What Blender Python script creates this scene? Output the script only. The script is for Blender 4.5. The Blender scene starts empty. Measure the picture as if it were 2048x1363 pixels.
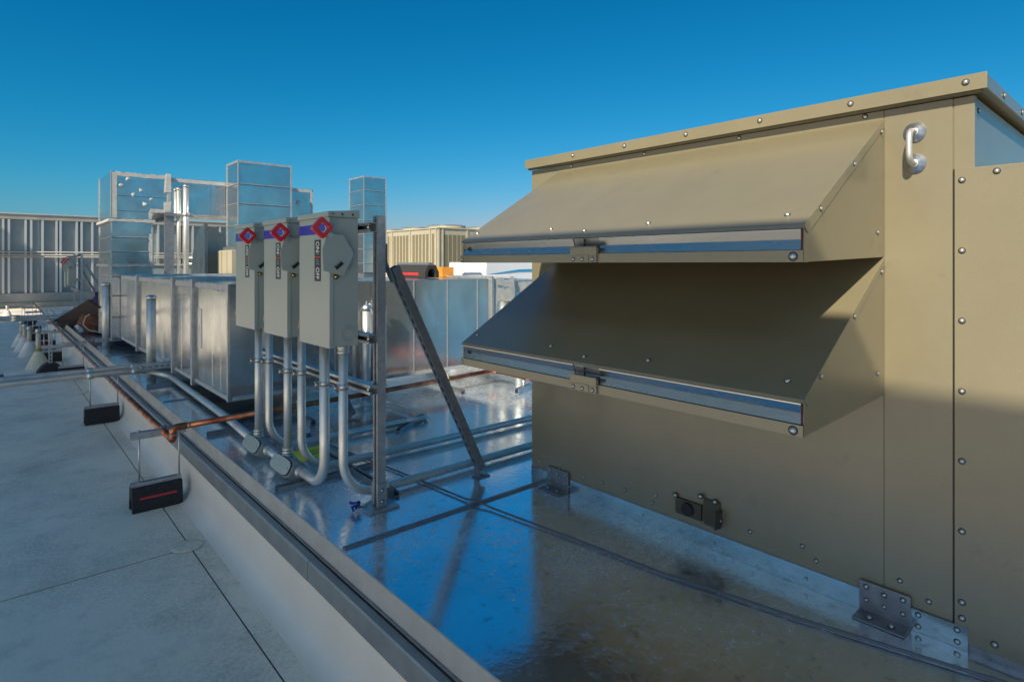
import bpy, math, random
from mathutils import Vector, Matrix, noise
random.seed(7)
PI = math.pi
scene = bpy.context.scene

# ------------------------------------------------------------------ camera, sky, sun, exposure
cam_d = bpy.data.cameras.new('camera')
cam = bpy.data.objects.new('camera', cam_d)
scene.collection.objects.link(cam)
cam.location = (0, 0, 1.10)
cam.rotation_euler = (PI / 2, 0, -math.atan(1039 / 1182))
cam_d.sensor_width = 36.0
cam_d.lens = 36.0 * 1182 / 2048
cam_d.shift_y = -154.5 / 2048
cam_d.clip_start = 0.02
cam_d.clip_end = 5000
scene.camera = cam

SUN_TRAVEL = Vector((1.0, 0.41, -0.86)).normalized()
to_sun = -SUN_TRAVEL
world = bpy.data.worlds.new('World')
scene.world = world
world.use_nodes = True
wt = world.node_tree
bg = wt.nodes['Background']
sky = wt.nodes.new('ShaderNodeTexSky')
sky.sky_type = 'NISHITA'
sky.sun_disc = False
sky.sun_elevation = math.asin(to_sun.z)
sky.sun_rotation = math.atan2(to_sun.x, to_sun.y)
sky.altitude = 0
sky.air_density = 1.0
sky.dust_density = 1.2
sky.ozone_density = 8.0
# one colour grade for the whole sky dome: the photograph's deep, saturated processing of its blue
def _sky_grade():
    N, L = wt.nodes, wt.links
    def mth(op, a, b_, clamp=False):
        n = N.new('ShaderNodeMath'); n.operation = op; n.use_clamp = clamp
        for k, q in enumerate((a, b_)):
            if isinstance(q, (int, float)): n.inputs[k].default_value = q
            else: L.new(q, n.inputs[k])
        return n.outputs[0]
    sp = N.new('ShaderNodeSeparateColor'); L.new(sky.outputs[0], sp.inputs[0])
    k = 1.06 / (0.15 * 2 ** 0.35)
    B = mth('MULTIPLY', mth('POWER', mth('DIVIDE', sp.outputs[2], 6.37), 1.0), 0.63 * k)
    G = mth('MINIMUM', mth('MULTIPLY', mth('POWER', mth('DIVIDE', sp.outputs[1], 4.40), 1.15), 0.43 * k), mth('MULTIPLY', B, 0.86))
    R = mth('MINIMUM', mth('MULTIPLY', mth('POWER', mth('DIVIDE', sp.outputs[0], 2.55), 3.8), 0.156 * k), mth('MULTIPLY', G, 0.85))
    cb_ = N.new('ShaderNodeCombineColor'); L.new(R, cb_.inputs[0]); L.new(G, cb_.inputs[1]); L.new(B, cb_.inputs[2])
    L.new(cb_.outputs[0], bg.inputs['Color'])
_sky_grade()
bg.inputs['Strength'].default_value = 0.15

sun_d = bpy.data.lights.new('sun', 'SUN')
sun_d.energy = 4.9
sun_d.angle = math.radians(0.38)
sun_d.color = (1.0, 0.90, 0.74)
sun = bpy.data.objects.new('sun', sun_d)
scene.collection.objects.link(sun)
sun.rotation_euler = SUN_TRAVEL.to_track_quat('-Z', 'Y').to_euler()

vs = scene.view_settings
vs.view_transform = 'Standard'
vs.look = 'None'
vs.exposure = 0.40
vs.gamma = 1.0
vs.use_curve_mapping = False

# ------------------------------------------------------------------ materials
def mat(name, col, rough=0.5, metal=0.0, col2=None, nscale=3.0, ndetail=6.0, contrast=(0.35, 0.65),
        rvar=0.0, bump=0.0, bscale=60.0, stretch=(1, 1, 1), spangle=0.0, coat=0.0, emit=None, spec=0.5,
        dirt=None, dscale=1.2, dcut=(0.55, 0.75), wave=0.0, wscale=3.0, dust=None):
    m = bpy.data.materials.new(name)
    m.use_nodes = True
    t = m.node_tree; N = t.nodes; L = t.links
    b = N['Principled BSDF']
    b.inputs['Base Color'].default_value = (*col, 1)
    b.inputs['Roughness'].default_value = rough
    b.inputs['Metallic'].default_value = metal
    b.inputs['Specular IOR Level'].default_value = spec
    b.inputs['Coat Weight'].default_value = coat; b.inputs['Coat Roughness'].default_value = 0.12
    geo = N.new('ShaderNodeNewGeometry')
    mp = N.new('ShaderNodeMapping'); mp.inputs['Scale'].default_value = stretch
    L.new(geo.outputs['Position'], mp.inputs['Vector'])
    def nz(scale, detail=6.0, rgh=0.55):
        n = N.new('ShaderNodeTexNoise'); n.inputs['Scale'].default_value = scale
        n.inputs['Detail'].default_value = detail; n.inputs['Roughness'].default_value = rgh
        L.new(mp.outputs[0], n.inputs['Vector']); return n
    def ramp(src, lo, hi):
        r = N.new('ShaderNodeMapRange'); r.inputs['From Min'].default_value = lo; r.inputs['From Max'].default_value = hi
        L.new(src, r.inputs['Value']); return r
    cur = None
    if col2 is not None:
        n = nz(nscale, ndetail, 0.62); r = ramp(n.outputs['Fac'], *contrast)
        mx = N.new('ShaderNodeMix'); mx.data_type = 'RGBA'
        mx.inputs['A'].default_value = (*col, 1); mx.inputs['B'].default_value = (*col2, 1)
        L.new(r.outputs[0], mx.inputs['Factor']); cur = mx.outputs['Result']
        if rvar:
            rr = N.new('ShaderNodeMapRange'); rr.inputs['To Min'].default_value = rough
            rr.inputs['To Max'].default_value = min(1, rough + rvar)
            L.new(r.outputs[0], rr.inputs['Value']); L.new(rr.outputs[0], b.inputs['Roughness'])
    if spangle:
        v = N.new('ShaderNodeTexVoronoi'); v.inputs['Scale'].default_value = 75
        L.new(geo.outputs['Position'], v.inputs['Vector'])
        sp = N.new('ShaderNodeSeparateColor'); L.new(v.outputs['Color'], sp.inputs[0])
        mr = N.new('ShaderNodeMapRange'); mr.inputs['To Min'].default_value = 1 - spangle; mr.inputs['To Max'].default_value = 1 + spangle * .4
        L.new(sp.outputs[0], mr.inputs['Value'])
        mx = N.new('ShaderNodeVectorMath'); mx.operation = 'SCALE'
        if cur is None: mx.inputs[0].default_value = col
        else: L.new(cur, mx.inputs[0])
        L.new(mr.outputs[0], mx.inputs['Scale']); cur = mx.outputs[0]
    if dirt is not None:
        n = nz(dscale, 9, 0.7); r = ramp(n.outputs['Fac'], *dcut)
        mx = N.new('ShaderNodeMix'); mx.data_type = 'RGBA'
        if cur is None: mx.inputs['A'].default_value = (*col, 1)
        else: L.new(cur, mx.inputs['A'])
        mx.inputs['B'].default_value = (*dirt, 1)
        L.new(r.outputs[0], mx.inputs['Factor']); cur = mx.outputs['Result']
    if dust is not None:
        # dull oxide / dust film: (colour, big scale, fine scale, cut lo, cut hi, strength)
        dc, s1, s2, lo, hi, st = dust
        n1 = nz(s1, 5, 0.6); n2 = nz(s2, 8, 0.75)
        ad = N.new('ShaderNodeMath'); ad.operation = 'ADD'; L.new(n1.outputs['Fac'], ad.inputs[0]); L.new(n2.outputs['Fac'], ad.inputs[1])
        r = ramp(ad.outputs[0], lo, hi); r.inputs['To Max'].default_value = st
        mx = N.new('ShaderNodeMix'); mx.data_type = 'RGBA'
        if cur is None: mx.inputs['A'].default_value = (*col, 1)
        else: L.new(cur, mx.inputs['A'])
        mx.inputs['B'].default_value = (*dc, 1)
        L.new(r.outputs[0], mx.inputs['Factor']); cur = mx.outputs['Result']
        mm = N.new('ShaderNodeMapRange'); mm.inputs['To Min'].default_value = metal; mm.inputs['To Max'].default_value = 0.0
        L.new(r.outputs[0], mm.inputs['Value']); L.new(mm.outputs[0], b.inputs['Metallic'])
        mr2 = N.new('ShaderNodeMapRange'); mr2.inputs['To Min'].default_value = rough; mr2.inputs['To Max'].default_value = 0.62
        L.new(r.outputs[0], mr2.inputs['Value']); L.new(mr2.outputs[0], b.inputs['Roughness'])
    if cur is not None: L.new(cur, b.inputs['Base Color'])
    if bump or wave:
        prev = None
        if wave:
            n = nz(wscale, 1.5, 0.4)
            bp = N.new('ShaderNodeBump'); bp.inputs['Strength'].default_value = 1.0; bp.inputs['Distance'].default_value = wave
            L.new(n.outputs['Fac'], bp.inputs['Height']); prev = bp
        if bump:
            n = nz(bscale, 4)
            bp = N.new('ShaderNodeBump'); bp.inputs['Strength'].default_value = bump; bp.inputs['Distance'].default_value = 0.002
            L.new(n.outputs['Fac'], bp.inputs['Height'])
            if prev is not None: L.new(prev.outputs[0], bp.inputs['Normal'])
            prev = bp
        L.new(prev.outputs[0], b.inputs['Normal'])
    return m

M = {}
M['tan'] = mat('tan_paint', (0.228, 0.197, 0.116), 0.27, spec=0.95, coat=0.35, col2=(0.204, 0.177, 0.104), nscale=2.2, bump=0.30, bscale=420, dirt=(0.15, 0.125, 0.08), dscale=6, dcut=(0.60, 0.92), wave=0.004, wscale=2.2)
M['tan_dark'] = mat('tan_shade_and_seam', (0.16, 0.14, 0.09), 0.6)  # darker tan: shade under the lid lip; also hood bottoms, seams, louvers
M['galv'] = mat('galvanised_sheet', (0.66, 0.68, 0.69), 0.30, 0.9, col2=(0.54, 0.56, 0.58), nscale=9, rvar=0.15, spangle=0.22, bump=0.1, bscale=90, wave=0.002, wscale=6)
M['galv_dull'] = mat('weathered_galvanised', (0.50, 0.50, 0.46), 0.52, 0.25, col2=(0.40, 0.40, 0.37), nscale=6, rvar=0.15, bump=0.2, bscale=120, dirt=(0.26, 0.20, 0.12), dscale=3.5, dcut=(0.6, 0.8))
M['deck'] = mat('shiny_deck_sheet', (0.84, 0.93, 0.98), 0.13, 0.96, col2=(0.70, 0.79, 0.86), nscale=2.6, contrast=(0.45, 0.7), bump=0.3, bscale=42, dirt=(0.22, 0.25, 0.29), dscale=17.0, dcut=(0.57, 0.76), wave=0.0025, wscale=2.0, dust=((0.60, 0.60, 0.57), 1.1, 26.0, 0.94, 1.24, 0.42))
M['duct'] = mat('duct_sheet', (0.72, 0.72, 0.70), 0.13, 0.90, col2=(0.60, 0.60, 0.58), nscale=5, rvar=0.12, spangle=0.10, bump=0.05, bscale=160, wave=0.012, wscale=1.6, stretch=(1, 1, 0.6))
M['duct_smooth'] = mat('duct_sheet_bright', (0.72, 0.74, 0.75), 0.13, 0.97, col2=(0.58, 0.60, 0.61), nscale=4, rvar=0.12, spangle=0.08, wave=0.008, wscale=2.0)
M['duct_edge'] = mat('duct_flange', (0.66, 0.66, 0.63), 0.42, 0.75, col2=(0.5, 0.5, 0.48), nscale=20, bump=0.3, bscale=90)
M['sealant'] = mat('duct_sealant', (0.50, 0.49, 0.46), 0.6, col2=(0.38, 0.38, 0.36), nscale=18, bump=0.8, bscale=80)
M['steel'] = mat('stainless', (0.62, 0.60, 0.57), 0.22, 1.0, col2=(0.55, 0.54, 0.52), nscale=14, rvar=0.12, stretch=(1, 0.15, 1), wave=0.003, wscale=9)
M['strut'] = mat('strut_steel', (0.60, 0.60, 0.59), 0.34, 0.80, col2=(0.46, 0.46, 0.46), nscale=16, rvar=0.15, spangle=0.12, bump=0.1)
M['strut_dark'] = mat('strut_steel_dark', (0.34, 0.35, 0.36), 0.38, 0.75, col2=(0.24, 0.25, 0.26), nscale=16, rvar=0.15)
M['conduit'] = mat('conduit_steel', (0.76, 0.75, 0.69), 0.38, 0.70, col2=(0.63, 0.62, 0.57), nscale=10, rvar=0.12, bump=0.06, dirt=(0.3, 0.29, 0.27), dscale=30, dcut=(0.66, 0.8))
M['screw'] = mat('screw_zinc', (0.58, 0.57, 0.52), 0.40, 0.85)
M['brass'] = mat('yellow_zinc', (0.55, 0.40, 0.14), 0.3, 1.0)
M['washer'] = mat('rubber_washer', (0.02, 0.02, 0.02), 0.7)
M['grey'] = mat('switch_grey_paint', (0.37, 0.40, 0.35), 0.30, col2=(0.34, 0.37, 0.325), nscale=3, bump=0.12, bscale=260)
M['grey_cast'] = mat('cast_grey', (0.26, 0.30, 0.285), 0.42, 0.1, bump=0.4, bscale=180)
M['grey_plate'] = mat('cover_plate_grey', (0.42, 0.44, 0.38), 0.35, 0.3)
M['red'] = mat('red_plastic', (0.62, 0.018, 0.022), 0.28, coat=0.3)
M['blue'] = mat('blue_print', (0.018, 0.02, 0.36), 0.35)
M['black'] = mat('black_label', (0.012, 0.012, 0.014), 0.45)
M['white'] = mat('white_print', (0.78, 0.78, 0.76), 0.5)
M['redprint'] = mat('red_print', (0.7, 0.03, 0.03), 0.5)
M['copper'] = mat('copper_pipe', (0.62, 0.22, 0.10), 0.28, 0.95, col2=(0.26, 0.07, 0.045), nscale=9, contrast=(0.38, 0.62), rvar=0.2)
M['solder'] = mat('solder', (0.62, 0.60, 0.55), 0.3, 1.0)
M['rubber'] = mat('black_rubber', (0.018, 0.017, 0.018), 0.78, bump=1.0, bscale=140, col2=(0.035, 0.032, 0.03), nscale=60)
M['roof'] = mat('roof_membrane', (0.90, 0.785, 0.62), 0.6, col2=(0.82, 0.71, 0.555), nscale=1.3, contrast=(0.3, 0.7), bump=0.8, bscale=60, dirt=(0.50, 0.45, 0.37), dscale=5.5, dcut=(0.52, 0.85), wave=0.008, wscale=2.5, dust=((0.40, 0.35, 0.28), 1.8, 55.0, 0.98, 1.32, 0.75))
M['lap'] = mat('membrane_lap_dirt', (0.09, 0.07, 0.055), 0.9)
M['cove'] = mat('white_membrane', (0.86, 0.76, 0.63), 0.55, col2=(0.80, 0.70, 0.575), nscale=2.5, bump=0.25, bscale=50, wave=0.01, wscale=3)
M['coping'] = mat('coping_metal', (0.33, 0.34, 0.33), 0.42, 0.45, col2=(0.27, 0.275, 0.27), nscale=7, bump=0.15, bscale=120, dirt=(0.30, 0.24, 0.14), dscale=4, dcut=(0.62, 0.78))
M['concrete'] = mat('parapet_concrete', (0.46, 0.39, 0.28), 0.8, col2=(0.38, 0.33, 0.25), nscale=4, bump=0.5, bscale=50)
M['rust'] = mat('rust_stain', (0.30, 0.17, 0.09), 0.9, col2=(0.42, 0.31, 0.2), nscale=6)
M['panel'] = mat('fence_panel', (0.33, 0.35, 0.36), 0.32, 0.55, col2=(0.26, 0.28, 0.29), nscale=1.2, wave=0.01, wscale=1.2)
M['stud'] = mat('fence_stud', (0.62, 0.63, 0.62), 0.4, 0.6)
M['fence_beam'] = mat('fence_beam', (0.36, 0.36, 0.33), 0.6, 0.3, col2=(0.28, 0.28, 0.26), nscale=2)
M['beige'] = mat('beige_paint', (0.42, 0.37, 0.26), 0.5, col2=(0.37, 0.33, 0.23), nscale=2)
M['coil'] = mat('coil_mesh', (0.20, 0.165, 0.09), 0.7, col2=(0.15, 0.125, 0.07), nscale=30, bump=0.5, bscale=60)
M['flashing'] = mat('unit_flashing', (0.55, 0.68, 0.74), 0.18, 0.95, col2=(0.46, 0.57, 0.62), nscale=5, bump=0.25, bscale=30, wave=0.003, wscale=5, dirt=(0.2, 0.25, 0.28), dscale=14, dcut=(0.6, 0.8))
M['orange'] = mat('orange_carton', (0.75, 0.30, 0.04), 0.6)
M['lug'] = mat('lug_dark', (0.085, 0.078, 0.058), 0.5, 0.3)
M['film'] = mat('blue_film', (0.02, 0.30, 0.52), 0.3)
M['wrap'] = mat('white_wrap', (0.78, 0.76, 0.74), 0.5, bump=0.8, bscale=14)
M['bag'] = mat('brown_canvas', (0.16, 0.065, 0.035), 0.85, col2=(0.08, 0.03, 0.02), nscale=14, bump=1.0, bscale=30)
M['tarp'] = mat('purple_tarp', (0.035, 0.018, 0.07), 0.55, bump=0.8, bscale=14)
M['board'] = mat('dark_board', (0.03, 0.016, 0.012), 0.7, bump=0.5)
M['tag'] = mat('yellow_tag', (0.55, 0.62, 0.03), 0.5)
M['tagink'] = mat('tag_ink', (0.25, 0.28, 0.03), 0.6)
M['cable'] = mat('dark_cable', (0.12, 0.14, 0.17), 0.45, 0.3)
M['bluetape'] = mat('blue_plastic', (0.005, 0.03, 0.22), 0.4)
M['boot'] = mat('pipe_boot_membrane', (0.72, 0.69, 0.62), 0.6, col2=(0.6, 0.57, 0.5), nscale=7)
M['boot_y'] = mat('pipe_boot_stained', (0.60, 0.53, 0.33), 0.6, col2=(0.66, 0.62, 0.5), nscale=7)
M['pvc'] = mat('pvc_pipe', (0.50, 0.46, 0.36), 0.5)
M['screen'] = mat('shade_wall_panel', (0.60, 0.55, 0.44), 0.55, col2=(0.52, 0.48, 0.39), nscale=1.2)
M['foam'] = mat('pink_foam', (0.10, 0.02, 0.035), 0.8, bump=1, bscale=200)
M['ground'] = mat('city_ground', (0.16, 0.16, 0.13), 0.95, col2=(0.10, 0.11, 0.08), nscale=0.02)
M['green'] = mat('green_pipe_band', (0.25, 0.32, 0.05), 0.6)

# ------------------------------------------------------------------ mesh builder
class MB:
    def __init__(s): s.v = []; s.f = []; s.sm = []
    def add(s, vs, fs, smooth=False):
        o = len(s.v); s.v += [Vector(p) for p in vs]
        for f in fs: s.f.append([o + i for i in f]); s.sm.append(smooth)
        return s
    def box(s, x0, x1, y0, y1, z0, z1):
        v = [(x, y, z) for x in (x0, x1) for y in (y0, y1) for z in (z0, z1)]
        return s.add(v, [(0, 1, 3, 2), (4, 6, 7, 5), (0, 4, 5, 1), (2, 3, 7, 6), (0, 2, 6, 4), (1, 5, 7, 3)])
    def obox(s, c, ax, ay, az, hx, hy, hz):
        c = Vector(c); v = [c + ax * (i * hx) + ay * (j * hy) + az * (k * hz) for i in (-1, 1) for j in (-1, 1) for k in (-1, 1)]
        return s.add(v, [(0, 1, 3, 2), (4, 6, 7, 5), (0, 4, 5, 1), (2, 3, 7, 6), (0, 2, 6, 4), (1, 5, 7, 3)])
    def prism(s, poly, d):
        d = Vector(d); n = len(poly); a = [Vector(p) for p in poly]
        v = a + [p + d for p in a]
        fs = [tuple(range(n))[::-1], tuple(range(n, 2 * n))] + [(i, (i + 1) % n, n + (i + 1) % n, n + i) for i in range(n)]
        return s.add(v, fs)
    def tube(s, pts, r, n=16, caps=True, rs=None):
        pts = [Vector(p) for p in pts]; rings = []
        T = []
        for i in range(len(pts)):
            a = pts[max(i - 1, 0)]; b = pts[min(i + 1, len(pts) - 1)]; T.append((b - a).normalized())
        ref = Vector((0, 0, 1)) if abs(T[0].z) < 0.9 else Vector((1, 0, 0))
        u = T[0].cross(ref).normalized(); o = len(s.v)
        for i, p in enumerate(pts):
            if i: u = (u - T[i] * u.dot(T[i])).normalized()
            w = T[i].cross(u); rr = rs[i] if rs else r
            for k in range(n):
                a = 2 * PI * k / n; s.v.append(p + u * (math.cos(a) * rr) + w * (math.sin(a) * rr))
        for i in range(len(pts) - 1):
            for k in range(n):
                s.f.append([o + i * n + k, o + i * n + (k + 1) % n, o + (i + 1) * n + (k + 1) % n, o + (i + 1) * n + k]); s.sm.append(True)
        if caps:
            s.f.append([o + k for k in range(n)][::-1]); s.sm.append(False)
            e = o + (len(pts) - 1) * n
            s.f.append([e + k for k in range(n)]); s.sm.append(False)
        return s
    def lathe(s, c, ax, prof, n=20):
        """prof: (radius, height) pairs along axis ax"""
        c = Vector(c); ax = Vector(ax).normalized()
        return s._lathe(c, ax, prof, n)
    def _lathe(s, c, ax, prof, n):
        ref = Vector((0, 0, 1)) if abs(ax.z) < 0.9 else Vector((1, 0, 0))
        u = ax.cross(ref).normalized(); w = ax.cross(u); o = len(s.v)
        for r, h in prof:
            for k in range(n):
                a = 2 * PI * k / n; s.v.append(c + ax * h + u * (math.cos(a) * r) + w * (math.sin(a) * r))
        for i in range(len(prof) - 1):
            for k in range(n):
                s.f.append([o + i * n + k, o + i * n + (k + 1) % n, o + (i + 1) * n + (k + 1) % n, o + (i + 1) * n + k]); s.sm.append(True)
        s.f.append([o + k for k in range(n)][::-1]); s.sm.append(False)
        e = o + (len(prof) - 1) * n; s.f.append([e + k for k in range(n)]); s.sm.append(False)
        return s
    def strut(s, p0, p1, back, w=0.0412, d=0.0412, slots=False, t=0.003):
        """C channel from p0 to p1 (centre line of its back wall); 'back' points out of the closed wall"""
        p0 = Vector(p0); p1 = Vector(p1); a = (p1 - p0).normalized(); b = Vector(back); b = (b - a * b.dot(a)).normalized()
        side = a.cross(b); Ln = (p1 - p0).length; mid = (p0 + p1) / 2; h = Ln / 2
        if slots:
            s.obox(mid + side * (w * .335) - b * t / 2, a, side, b, h, w * .165, t / 2)
            s.obox(mid - side * (w * .335) - b * t / 2, a, side, b, h, w * .165, t / 2)
            per = 0.048; k = 0; x = 0.0
            while x < Ln:
                e = min(x + 0.020, Ln)
                s.obox(p0 + a * ((x + e) / 2) - b * t / 2, a, side, b, (e - x) / 2, w * .17, t / 2); x += per
        else:
            s.obox(mid - b * t / 2, a, side, b, h, w / 2, t / 2)
        for q in (-1, 1):
            s.obox(mid + side * (q * (w / 2 - t / 2)) - b * (d / 2 + t / 2), a, side, b, h, t / 2, d / 2 - t / 2)
            s.obox(mid + side * (q * (w / 2 - 0.0055)) - b * (d - t / 2), a, side, b, h, 0.0055 - t, t / 2)
            s.obox(mid + side * (q * (w / 2 - 0.0105)) - b * (d - 0.005), a, side, b, h, t / 2, 0.004)
        return s
    def mesh(s, name, m, org):
        me = bpy.data.meshes.new(name)
        me.from_pydata([tuple(p - org) for p in s.v], [], s.f)
        me.polygons.foreach_set('use_smooth', s.sm)
        if m: me.materials.append(m)
        me.validate(); me.update()
        return me

LOC = {}
def link(o, parent=None, org=None):
    scene.collection.objects.link(o)
    if parent is not None:
        o.parent = parent
        o.location = (org if org is not None else LOC[parent.name]) - LOC[parent.name]
        LOC[o.name] = Vector(org) if org is not None else LOC[parent.name].copy()
    else:
        o.location = org if org is not None else (0, 0, 0); LOC[o.name] = Vector(o.location)
    return o
def setp(o, label=None, cat=None, group=None, kind=None):
    if label: o['label'] = label
    if cat: o['category'] = cat
    if group: o['group'] = group
    if kind: o['kind'] = kind
    return o
def thing(name, loc, label, cat, group=None):
    o = bpy.data.objects.new(name, None); o.empty_display_size = 0.1
    link(o, None, Vector(loc)); return setp(o, label, cat, group)
def bevel(o, w, seg=2):
    md = o.modifiers.new('bevel', 'BEVEL'); md.width = w; md.segments = seg; md.limit_method = 'ANGLE'; md.angle_limit = math.radians(40)
    md.harden_normals = True
    return o
def part(name, mb, m, parent, bw=0.0, label=None, kind=None):
    org = LOC[parent.name]
    o = bpy.data.objects.new(name, mb.mesh(name, M[m], org)); link(o, parent, org)
    if bw: bevel(o, bw)
    if label: o['label'] = label
    if kind: o['kind'] = kind
    return o
def solo(name, mb, m, loc, label=None, cat=None, group=None, kind=None, bw=0.0):
    o = bpy.data.objects.new(name, mb.mesh(name, M[m], Vector(loc))); link(o, None, Vector(loc))
    if bw: bevel(o, bw)
    return setp(o, label, cat, group, kind)
def kids(o): return [c for c in scene.objects if c.parent == o]
def copy_tree(root, loc, label=None, group=None, rotz=None, skip=()):
    ch = {}
    for o in scene.objects:
        if o.parent: ch.setdefault(o.parent.name, []).append(o)
    def rec(o, par):
        c = o.copy(); scene.collection.objects.link(c); c.parent = par
        LOC[c.name] = Vector((0, 0, 0))
        for k in ch.get(o.name, []): 
            if k.name not in skip: rec(k, c)
        return c
    r = rec(root, None); r.location = loc; LOC[r.name] = Vector(loc)
    if rotz is not None: r.rotation_euler.z = rotz
    if label: r['label'] = label
    if group: r['group'] = group
    return r
def bend(pts, R, n=7):
    """round the inner corners of a polyline"""
    pts = [Vector(p) for p in pts]; out = [pts[0]]
    for i in range(1, len(pts) - 1):
        a, b, c = pts[i - 1], pts[i], pts[i + 1]
        d0 = (a - b).normalized(); d1 = (c - b).normalized()
        ang = d0.angle(d1); cut = min(R / math.tan(ang / 2), (a - b).length * .49, (c - b).length * .49)
        r = cut * math.tan(ang / 2)
        cen = b + (d0 + d1).normalized() * (r / math.sin(ang / 2))
        s0 = b + d0 * cut - cen; s1 = b + d1 * cut - cen; tot = s0.angle(s1)
        for k in range(n + 1):
            t = k / n; v = (s0 * math.sin((1 - t) * tot) + s1 * math.sin(t * tot)) / math.sin(tot)
            out.append(cen + v)
    out.append(pts[-1]); return out

# shared screw mesh (head with washer), axis +X local pointing out
_scr = {}
def screw(parent, p, nrm, r=0.0075, m='screw', name='screw'):
    r *= 0.78
    key = (round(r, 4), m)
    if key not in _scr:
        b = MB()._lathe(Vector((0, 0, 0)), Vector((0, 0, 1)), [(r * 1.62, -0.0004), (r * 1.62, r * .14), (r * 1.1, r * .18)], 14)
        nf = len(b.f)
        b._lathe(Vector((0, 0, r * .185)), Vector((0, 0, 1)), [(r * 1.25, 0), (r * 1.2, r * .22), (r * 0.92, r * .34), (r * 0.82, r * .72), (r * .5, r * .88), (r * .02, r * .92)], 14)
        me = b.mesh('screw', M[m], Vector((0, 0, 0))); me.materials.append(M['washer'])
        for pg in me.polygons:
            if pg.index < nf: pg.material_index = 1
        _scr[key] = me
    o = bpy.data.objects.new(name, _scr[key])
    o.rotation_euler = Vector(nrm).to_track_quat('Z', 'Y').to_euler()
    return link(o, parent, Vector(p))

# ------------------------------------------------------------------ SETTING
ZR = -0.42
g = MB().add([(-2500, -2500, -14), (2500, -2500, -14), (2500, 2500, -14), (-2500, 2500, -14)], [(0, 1, 2, 3)])
solo('ground', g, 'ground', (0, 0, -14), kind='structure')
# roof: base layer, then welded membrane sheets laid on it
rf = MB().box(-15, 34, -16, 27.2, -14, ZR - 0.0012)
roof = solo('roof', rf, 'lap', (0, 0, ZR), kind='structure')
ys = [-16, -11.4, -8.9, -6.4, -3.95, -1.47, 1.03, 3.516, 5.985, 8.61, 11.15, 13.7, 16.2, 18.8, 21.4, 24.0, 27.1]
for i in range(len(ys) - 1):
    zt = ZR + (0.002 if i % 2 else 0.0)
    for xa in (-15, -9.0, -6.0, -3.0): part('membrane_sheet', MB().box(xa, xa + (6 if xa < -9 else 3) - .005, ys[i] + 0.0045, ys[i + 1] - 0.0045, ZR - 0.001, zt + .001), 'roof', roof)
    part('membrane_sheet', MB().box(0.0, 0.797 - 0.0035, ys[i] + 0.0045, ys[i + 1] - 0.0045, ZR - 0.001, zt + .001), 'roof', roof)
ys2 = [-16, 3.55, 9.9, 16.0, 27.1]
for i in range(4):
    part('membrane_sheet', MB().box(0.797 + 0.0035, 0.985, ys2[i] + 0.003, ys2[i + 1] - 0.003, ZR - 0.001, ZR + 0.001), 'roof', roof)
part('membrane_sheet', MB().box(0.985, 34, 17.75, 27.1, ZR - 0.01, ZR + 0.001), 'roof', roof)
for y in (3.54, 8.6):
    o = part('membrane_patch', MB().lathe((0.785, y, ZR + 0.0035), (0, 0, 1), [(0.078, 0), (0.0775, 0.002), (0.05, 0.003), (0.001, 0.003)], 32), 'roof', roof)
o = part('rust_stain', MB().add([(0.10 + .35 * math.cos(a) * (1 + .3 * math.sin(3 * a)), 7.9 + .5 * math.sin(a) * (1 + .25 * math.cos(2 * a)), ZR + 0.0065) for a in [k * PI / 9 for k in range(18)]], [tuple(range(18))]), 'roof', roof)
bpy.data.objects.remove(o)
# curb under the platform: cove and wall of white membrane
prof = [(0.885, ZR + .003)] + [(0.885 + .075 * math.sin(a), ZR + .003 + .075 * (1 - math.cos(a))) for a in [k * PI / 16 for k in range(1, 9)]] + [(0.960, -0.150), (0.990, -0.150), (0.990, ZR - 0.02), (0.885, ZR - 0.02)]
cb = MB().prism([(x, -16, z) for x, z in prof], (0, 33.7, 0))
curb = solo('platform_curb', cb, 'cove', (0.9, 0, ZR), kind='structure')
for p in curb.data.polygons: p.use_smooth = abs(p.normal.y) < 0.5 and p.center.z > ZR and p.center.x < 0.961
md = curb.modifiers.new('s', 'EDGE_SPLIT'); md.split_angle = math.radians(50)
cuts = [-16, -10.4, -7.3, -4.3, -1.2, 2.33, 5.4, 8.5, 11.6, 14.7, 17.72]
for i in range(len(cuts) - 1):
    a, b = cuts[i] + .001, cuts[i + 1] - .001
    k = 0.0012 * (i % 2)
    pr = [(0.953 - k, -0.178), (0.953 - k, -0.102), (0.958, -0.094 + k), (0.986, -0.092 + k), (0.986, -0.096), (0.9600, -0.0985), (0.9565, -0.103), (0.9565, -0.178)]
    part('coping', MB().prism([(x, a, z) for x, z in pr], (0, b - a, 0)), 'coping', curb)
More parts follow.
